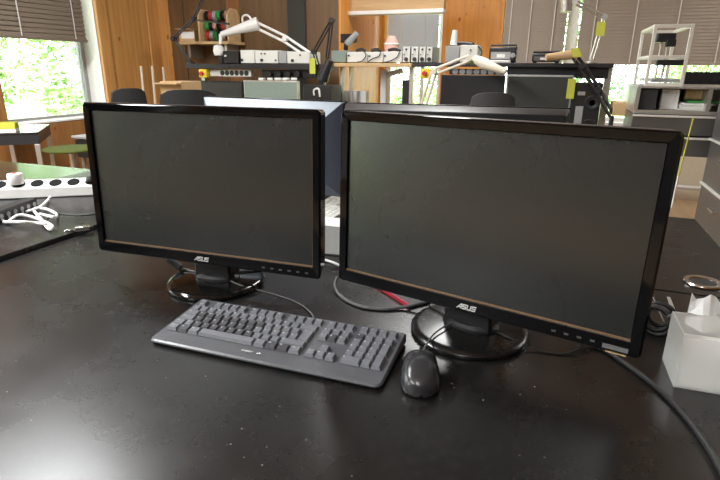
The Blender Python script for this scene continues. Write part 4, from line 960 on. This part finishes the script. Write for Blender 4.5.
# task lamps
def rods(mb, a, b_, gap, r):
    a, b_ = Vector(a), Vector(b_); d = (b_-a).normalized(); n = d.cross(Vector((0, 1, 0))).normalized()*gap/2
    mb.tube([a-n, b_-n], r, 8); mb.tube([a+n, b_+n], r, 8); return mb
def lamp(label, pts, y, mt, head, ys=None, gap=.03, r=.006, head_r=(.03, .05), base=True, zbase=None):
    """pts: photo points base -> elbow -> head joint ; head: list of points along the shade"""
    ys = ys or [y]*len(pts); P_ = [at(u, v, yy) for (u, v), yy in zip(pts, ys)]
    z0 = zbase if zbase is not None else P_[0].z-.02
    t = thing('task_lamp', label, 'lamp', (P_[0].x, P_[0].y, z0), 0, 'jointed task lamps'); o = Vector((P_[0].x, P_[0].y, z0)); Q = [p-o for p in P_]
    if base:
        MB().lathe([(0, 0), (.035, 0), (.035, .012), (.014, .02), (.014, max(.03, Q[0].z)), (0, max(.03, Q[0].z))], n=18).build('base', mt, t, smooth='auto')
    for a, b_ in zip(Q, Q[1:]): rods(MB(), a, b_, gap, r).build('arm', mt, t, smooth='auto')
    for q in Q[1:]: MB().lathe([(0, -.022), (.02, -.022), (.02, .022), (0, .022)], tuple(q), 14, 'y').build('joint', mt, t, smooth='auto')
    H = [at(u, v, yy)-o for u, v, yy in head]
    if H: MB().tube(H, list(head_r) if len(H) == 2 else head_r, 14).build('shade', mt if mt != 'dark_metal' else 'dark_metal', t, smooth='auto')
    return t, o
t, o = lamp('white jointed task lamp reaching over the white instruments', [(314.5, 59), (285, 39), (255, 24.5)], YS+.14, 'white_paint', [(258, 23.5, YS+.14), (221, 34.5, YS+.02)], gap=.045, r=.011, head_r=(.055, .022), zbase=zs1)
MB().tube([at(u, v, YS+.13)-o for u, v in ((243, 25), (242.5, 17.5), (246, 15), (250, 17.5), (252, 23))], .009, 8, 5).build('handle', 'white_paint', t, smooth=True)
MB().tube([at(221, 34, YS+.02)-o, at(220.5, 44, YS+.02)-o], [.02, .012], 10).build('shade_end', 'white_paint', t); MB().lathe([(0, -.03), (.04, -.02), (.05, .02), (.04, .06), (0, .075)], tuple(at(219, 53, YS+.06)-o), 18).build('shade_cap', 'white_paint', t, smooth='auto')
lamp('black jointed lamp rising beside the cable reel rack', [(191, 63), (173.5, 38.5), (194, 19), (205, -8)], YS+.1, 'dark_metal', [(192, 19.5, YS+.1), (229, 24, YS+.0)], gap=.018, r=.0065, head_r=(.006, .01), zbase=zs1)
t, o = lamp('black double arm lamp with yellow tag at bench end', [(327, 58), (332, 20), (314, 52), (322, 82)], YS+.02, 'dark_metal', [(322, 80, YS-.02), (330, 60, YS-.02)], gap=.022, r=.007, head_r=(.05, .03), zbase=zs1-.06)
MB().bx(-.025, .025, -.06, -.058, -.06, .06).build('yellow_tag', 'yellow_paper', t).location = at(315.5, 66, YS)-o
t, o = lamp('ivory jointed lamp bent low before the black monitor', [(424, 104), (434, 72), (470, 58)], YS-.25, 'ivory', [(475, 59, YS-.25), (483, 63, YS-.3), (506, 72, YS-.34)], gap=.035, r=.010, head_r=(.028, .038, .017), zbase=.75)
MB().bx(-.012, .012, -.03, -.028, -.014, .014).build('green_mark', 'olive', t).location = at(472.5, 63, YS-.25)-o
t, o = lamp('tall slim steel lamp with white shade before the mullion', [(591, 62), (604.5, 17), (575, 2)], YS+.1, 'steel', [(566, 12, YS+.1), (567, -16, YS+.1)], gap=.02, r=.007, head_r=(.04, .045), zbase=zs3)
MB().bx(-.028, .028, -.02, -.018, -.045, .045).build('yellow_tag', 'yellow_paper', t).location = at(600.5, 29, YS+.08)-o
t, o = lamp('black lamp folded down with brown shade and yellow tag', [(612, 116), (598, 90), (582, 66), (575, 57)], YS-.2, 'dark_metal', [], gap=.025, r=.011, zbase=.75)
MB().tube([at(578, 57, YS-.2)-o, at(572, 54.5, YS-.2)-o, at(546, 57.5, YS-.26)-o], [.03, .03, .022], 12).build('shade', 'cardboard', t, smooth='auto')
MB().hexa([at(573, 57, YS-.235)-o, at(582, 57, YS-.235)-o, at(582, 57, YS-.232)-o, at(573, 57, YS-.232)-o], [at(571, 48.5, YS-.235)-o, at(579, 48, YS-.235)-o, at(579, 48, YS-.232)-o, at(571, 48.5, YS-.232)-o]).build('yellow_tag', 'yellow_paper', t)

# reel rack and box on the wall shelf
sx0, sx1 = at(178, 42, 4.5).x, at(229, 43, 4.5).x; zsh = at(205, 41.5, 4.5).z
t = thing('wall_shelf', 'plywood wall shelf carrying reels and carton on panel wall', 'shelf', ((sx0+sx1)/2, 4.78, zsh-.025)); w = (sx1-sx0)/2
MB().bx(-w, w, -.3, -.001, 0, .025).build('board', 'plywood', t, bevel=.002)
for q in (-w+.08, w-.08): MB().bx(q-.012, q+.012, -.22, -.001, -.12, 0).build('bracket', 'steel', t)
x0, x1, y0, y1, z0, z1 = pbox(179, 29, 193, 41, 4.52, .2)
t = thing('carton', 'small open cardboard carton beside the reel rack', 'carton', ((x0+x1)/2, 4.53, zsh), R(8)); w = (x1-x0)/2
MB().bx(-w, w, 0, .18, .002, z1-zsh).build('carton_body', 'cardboard', t, bevel=.003); MB().bx(-w*.7, w, -.002, 0, .03, (z1-zsh)*.8).build('label', 'paper', t); MB().bx(-w, w, -.07, 0, z1-zsh-.004, z1-zsh).build('flap', 'cardboard', t)
rx0, rx1 = at(196.5, 25, 4.5).x, at(227, 25, 4.5).x; zr1 = at(210, 8, 4.5).z
t = thing('reel_rack', 'wooden rack of wire reels on the wall shelf', 'rack', ((rx0+rx1)/2, 4.52, zsh)); w = (rx1-rx0)/2; hr = zr1-zsh
def cheek(x):
    return [(0, .002), (.2, .002), (.2, hr*.8), (.16, hr), (.06, hr), (0, hr*.8)]
for q in (-w, w-.018): MB().prism(cheek(0), q, q+.018, 'x').build('cheek', 'plywood', t)
for kz in (.2, .5, .8): MB().tube([(-w+.018, .1, hr*kz), (w-.018, .1, hr*kz)], .007, 8).build('rod', 'steel', t)
cols = ['rubber', 'reel_red', 'reel_grey', 'reel_green', 'rubber', 'reel_pink']
for kz, off, nm in ((.2, 1, 'bottom'), (.5, 3, 'middle'), (.8, 0, 'top')):
    for i in range(6):
        x = -w+.035+(2*w-.07)*(i+.5)/6; wd = (2*w-.07)/6*.42; c = (t.location.x+x, t.location.y+.1, zsh+hr*kz)
        mb = MB().lathe([(.012, -wd), (.048, -wd), (.048, -wd+.003), (.036, -wd+.006), (.036, wd-.006), (.048, wd-.003), (.048, wd), (.012, wd)], c, 20, 'x')
        cn = cols[(i+off) % 6]; tag(mb.build('wire_reel', cn, smooth='auto', origin=(c[0], c[1], c[2]-.048)), '%s wire reel on the %s rod of the reel rack' % ({'rubber': 'black', 'reel_red': 'red', 'reel_grey': 'grey', 'reel_green': 'green', 'reel_pink': 'pink'}[cn], nm), 'reel', '%s wire reels on %s rod' % (cn.replace('reel_', ''), nm))

# chairs behind the large dark monitor
a = at(494, 92.5, z=1.10); chair('grey chair with armrests in front of black bench monitor', a.x, a.y, R(14), 1.10, .30, 'fabric_grey', True)

# ------------------------------------------------------------------ right: shelf unit, white frame, drawer cabinets
YU = 3.5
xa, xb = at(637, 90, YU).x, at(640, 90, YU).x + 1.1; zu = at(680, 86.5, YU).z; zm = at(680, 111, YU).z
t = thing('shelf_unit', 'low shelf unit with chrome edged drawers under white frame', 'shelf', ((xa+xb)/2, YU, 0)); w = (xb-xa)/2
MB().bx(-w, w, 0, .62, zu-.012, zu).build('top', 'steel', t, bevel=.002); MB().bx(-w, w, 0, .62, zm-.02, zm).build('shelf', 'steel', t, bevel=.002)
MB().bx(-w+.002, w-.002, .6, .618, zm, zu-.012).build('back_panel', 'white_paint', t)
for q in (-w, -w+.36, w-.02): MB().bx(q, q+.02, .0, .6, zm, zu-.012).build('divider', 'steel', t)
for k in range(7):
    zt_ = zm-.025-k*.12
    if k > 1: break
    d_ = MB().bx(-w, w, .005, .41, zt_-.11, zt_).build('drawer', 'cabinet_metal', t, bevel=.003); MB().bx(-w, w, -.008, .005, zt_-.012, zt_).build('pull_edge', 'steel_bright', d_, bevel=.002)
    MB().bx(-.05, .05, -.004, .005, zt_-.06, zt_-.035).build('label_holder', 'ivory', d_)
for q in ((-w+.02, .03), (w-.02, .03), (-w+.02, .58), (w-.02, .58)): MB().bx(q[0]-.018, q[0]+.018, q[1]-.018, q[1]+.018, 0, zm-.25).build('leg', 'steel', t)
def inbox(name, label, cat, u0, v0, u1, v1, mt, d=.25, zb=None, y=YU+.03, **k):
    x0, x1, y0, y1, z0, z1 = pbox(u0, v0, u1, v1, y, d); z0 = zb if zb is not None else z0
    return tag(MB().bx(x0, x1, y0, y1, z0, z1).build(name, mt, bevel=.003), label, cat)
inbox('file_box', 'black file box in the shelf unit compartment', 'box', 639.5, 89, 657, 110, 'back_black', .25, zm+.001)
inbox('paper_sheaf', 'white sheaf of papers standing in the shelf unit', 'paper', 661, 89.5, 679, 108, 'paper', .05, zm+.001, YU+.1)
x0, x1, y0, y1, z0, z1 = pbox(681, 101, 712, 110, YU+.03, .3)
for i in range(4):
    zz = zm+.001+i*.010; tag(MB().box(((x0+x1)/2+.008*(i % 2), y0+.15, zz+.0047), (x1-x0, .26, .0094), rz=.05*(i-1.5)).build('magazine', 'paper' if i % 2 else 'instrument', bevel=.002), ['bottom white magazine of the pile in shelf unit', 'second magazine from the bottom of shelf unit pile', 'third magazine from the bottom of shelf unit pile', 'top magazine of pile under the green circuit board'][i], 'magazine', 'pile of magazines in shelf unit')
tag(MB().box((at(704, 100, YU+.1).x, YU+.17, zm+.047), (.16, .16, .010)).build('circuit_board', 'reel_green', bevel=.002), 'green circuit board lying on the magazine pile', 'board')
for i, u in enumerate((692, 701.5, 711)):
    a = at(u, 93.5, YU+.12); tag(MB().lathe([(.015, -.026), (.032, -.026), (.034, -.02), (.034, .02), (.032, .026), (.015, .026)], (a.x, a.y+.06, zm+.0525+.034), 22, 'x').build('tape_roll', 'cardboard', smooth='auto'), ['brown tape roll at the pile edge near white sheaf', 'brown tape roll between two other tape rolls', 'brown tape roll nearest the dark drawer cabinet'][i], 'tape roll', 'brown tape rolls')
# white open frame (machine frame) standing on the unit
t_pts = [(641, 33.5), (658.5, 24.5), (693, 24.5), (673.5, 33)]
YW = YU+.05; fx0, fx1 = at(641, 33, YW+.3).x, 0
pA, pB = at(656, 24.5, YW), at(693, 24, YW); wf = (pB.x-pA.x); zt_ = pA.z-zu; df = .52
t = thing('machine_frame', 'white open aluminium frame standing on the shelf unit', 'frame', (pA.x, YW, zu)); s = .018
pC = at(641, 33.5, YW+df); shx = pC.x-pA.x
def post(x, y, z0, z1): return MB().bx(x-s/2, x+s/2, y-s/2, y+s/2, z0, z1)
for nm, x, y in (('post', 0, 0), ('post', wf, 0), ('post', 0, df), ('post', wf, df)): post(x, y, 0, zt_).build(nm, 'alu_white', t, bevel=.002)
zmid = at(656, 57, YW).z - zu
for zz in (zmid, zt_-s/2):
    for yy in (0, df): MB().bx(s/2, wf-s/2, yy-s/2, yy+s/2, zz-s/2, zz+s/2).build('rail', 'alu_white', t, bevel=.002)
    for xx in (0, wf): MB().bx(xx-s/2, xx+s/2, s/2, df-s/2, zz-s/2, zz+s/2).build('rail', 'alu_white', t, bevel=.002)
MB().bx(s/2, wf-s/2, -s/2, s/2, 0, s).build('rail', 'alu_white', t)
hx, hz_ = at(665, 38, YW+.2).x-pA.x, at(665, 38, YW+.2).z-zu
MB().box((hx, .2, hz_), (.1, .1, .05)).build('carriage', 'dark_metal', t, bevel=.006); MB().box((hx+.03, .17, hz_-.03), (.05, .05, .04)).build('nozzle_block', 'black_plastic', t, bevel=.004)
for q in (-.015, .02): MB().tube([(hx+q, .2, hz_), (hx+q, .2, .02)], .006, 8).build('guide_rod', 'steel', t)
MB().box((wf*.6, .02, zmid-.03), (.14, .03, .03)).build('cable_chain', 'black_plastic', t, bevel=.003)
MB().bx(.03, wf+.02, .05, df+.05, s+.0005, s+.02).build('bed_plate', 'instrument_grey', t, bevel=.002)
# dark monitor at the window behind the unit
x0, x1, y0, y1, z0, z1 = pbox(684, 72, 728, 87, 4.3, .05)
t = thing('wide_monitor', 'wide black monitor on table at window behind shelf unit', 'monitor', ((x0+x1)/2, 4.3, .75)); w = (x1-x0)/2
MB().bx(-w, w, 0, .04, .12, z1-.75).build('housing', 'black_plastic', t, bevel=.003); MB().bx(-w+.012, w-.012, -.002, .002, .14, z1-.765).build('screen', 'black_plastic', t); MB().bx(-.04, .04, .04, .06, .01, .25).build('neck', 'black_plastic', t); MB().bx(-.12, .12, -.04, .14, 0, .012).build('base', 'black_plastic', t)
left = thing('table', 'pale table at the window behind shelf unit', 'table', ((x0+x1)/2-.1, 4.4, 0))
MB().bx(-.3, 1.0, -.3, .4, .72, .75).build('tabletop', 'plywood', left, bevel=.003)
for q in ((-.25, -.25), (.95, -.25), (-.25, .35), (.95, .35)): MB().bx(q[0]-.02, q[0]+.02, q[1]-.02, q[1]+.02, 0, .72).build('leg', 'steel', left)
# brown carton and black camera near the bench end post
inbox('carton', 'brown carton on pale stand right of the long bench', 'carton', 613, 103, 632, 116, 'cardboard', .25, None, 3.9)
# dark drawer cabinet beside the opposite desk, drawers facing the desks
XC = .80
pe = at(694, 218, x=XC); yE = pe.y; zt_c = at(716, 92, x=XC).z
t = thing('drawer_cabinet', 'dark metal drawer cabinet with chrome edged drawers beside desk', 'cabinet', (XC, yE, 0)); lenc = .72
MB().bx(.02, .6, -lenc, 0, 0, zt_c).build('body', 'cabinet_metal', t, bevel=.004)
l1, l2 = at(697, 180, x=XC).z, at(705, 138, x=XC).z; dzc = abs(l2-l1); zz = l1
lines = [zt_c-.005]
z_ = l2
while z_ > .05: lines.append(z_); z_ -= dzc
for k in range(len(lines)-1):
    d_ = MB().bx(0, .02, -lenc+.004, -.004, lines[k+1]+.004, lines[k]-.004).build('drawer', 'cabinet_metal', t, bevel=.003)
    MB().bx(-.012, 0, -lenc+.004, -.004, lines[k+1]+.004, lines[k+1]+.016).build('pull_edge', 'steel_bright', d_, bevel=.002)
    hz2 = lines[k]-.07
    MB().tube([(0, -lenc*.5-.05, hz2), (-.02, -lenc*.5-.05, hz2), (-.02, -lenc*.5+.05, hz2), (0, -lenc*.5+.05, hz2)], .006, 8).build('handle', 'chrome', d_, smooth='auto')

a = at(680, 187, y=5.9)
t = thing('heating_pipe', 'pale heating pipe along the low wall under tan blinds', 'pipe', (a.x, 5.9, 0))
MB().tube([(-1.2, 0, a.z), (2.4, 0, a.z)], .022, 12).build('pipe', 'white_paint', t, smooth='auto')
for q in (-1.0, .6, 2.2): MB().bx(q-.015, q+.015, -.01, .075, 0, a.z).build('bracket', 'steel', t)
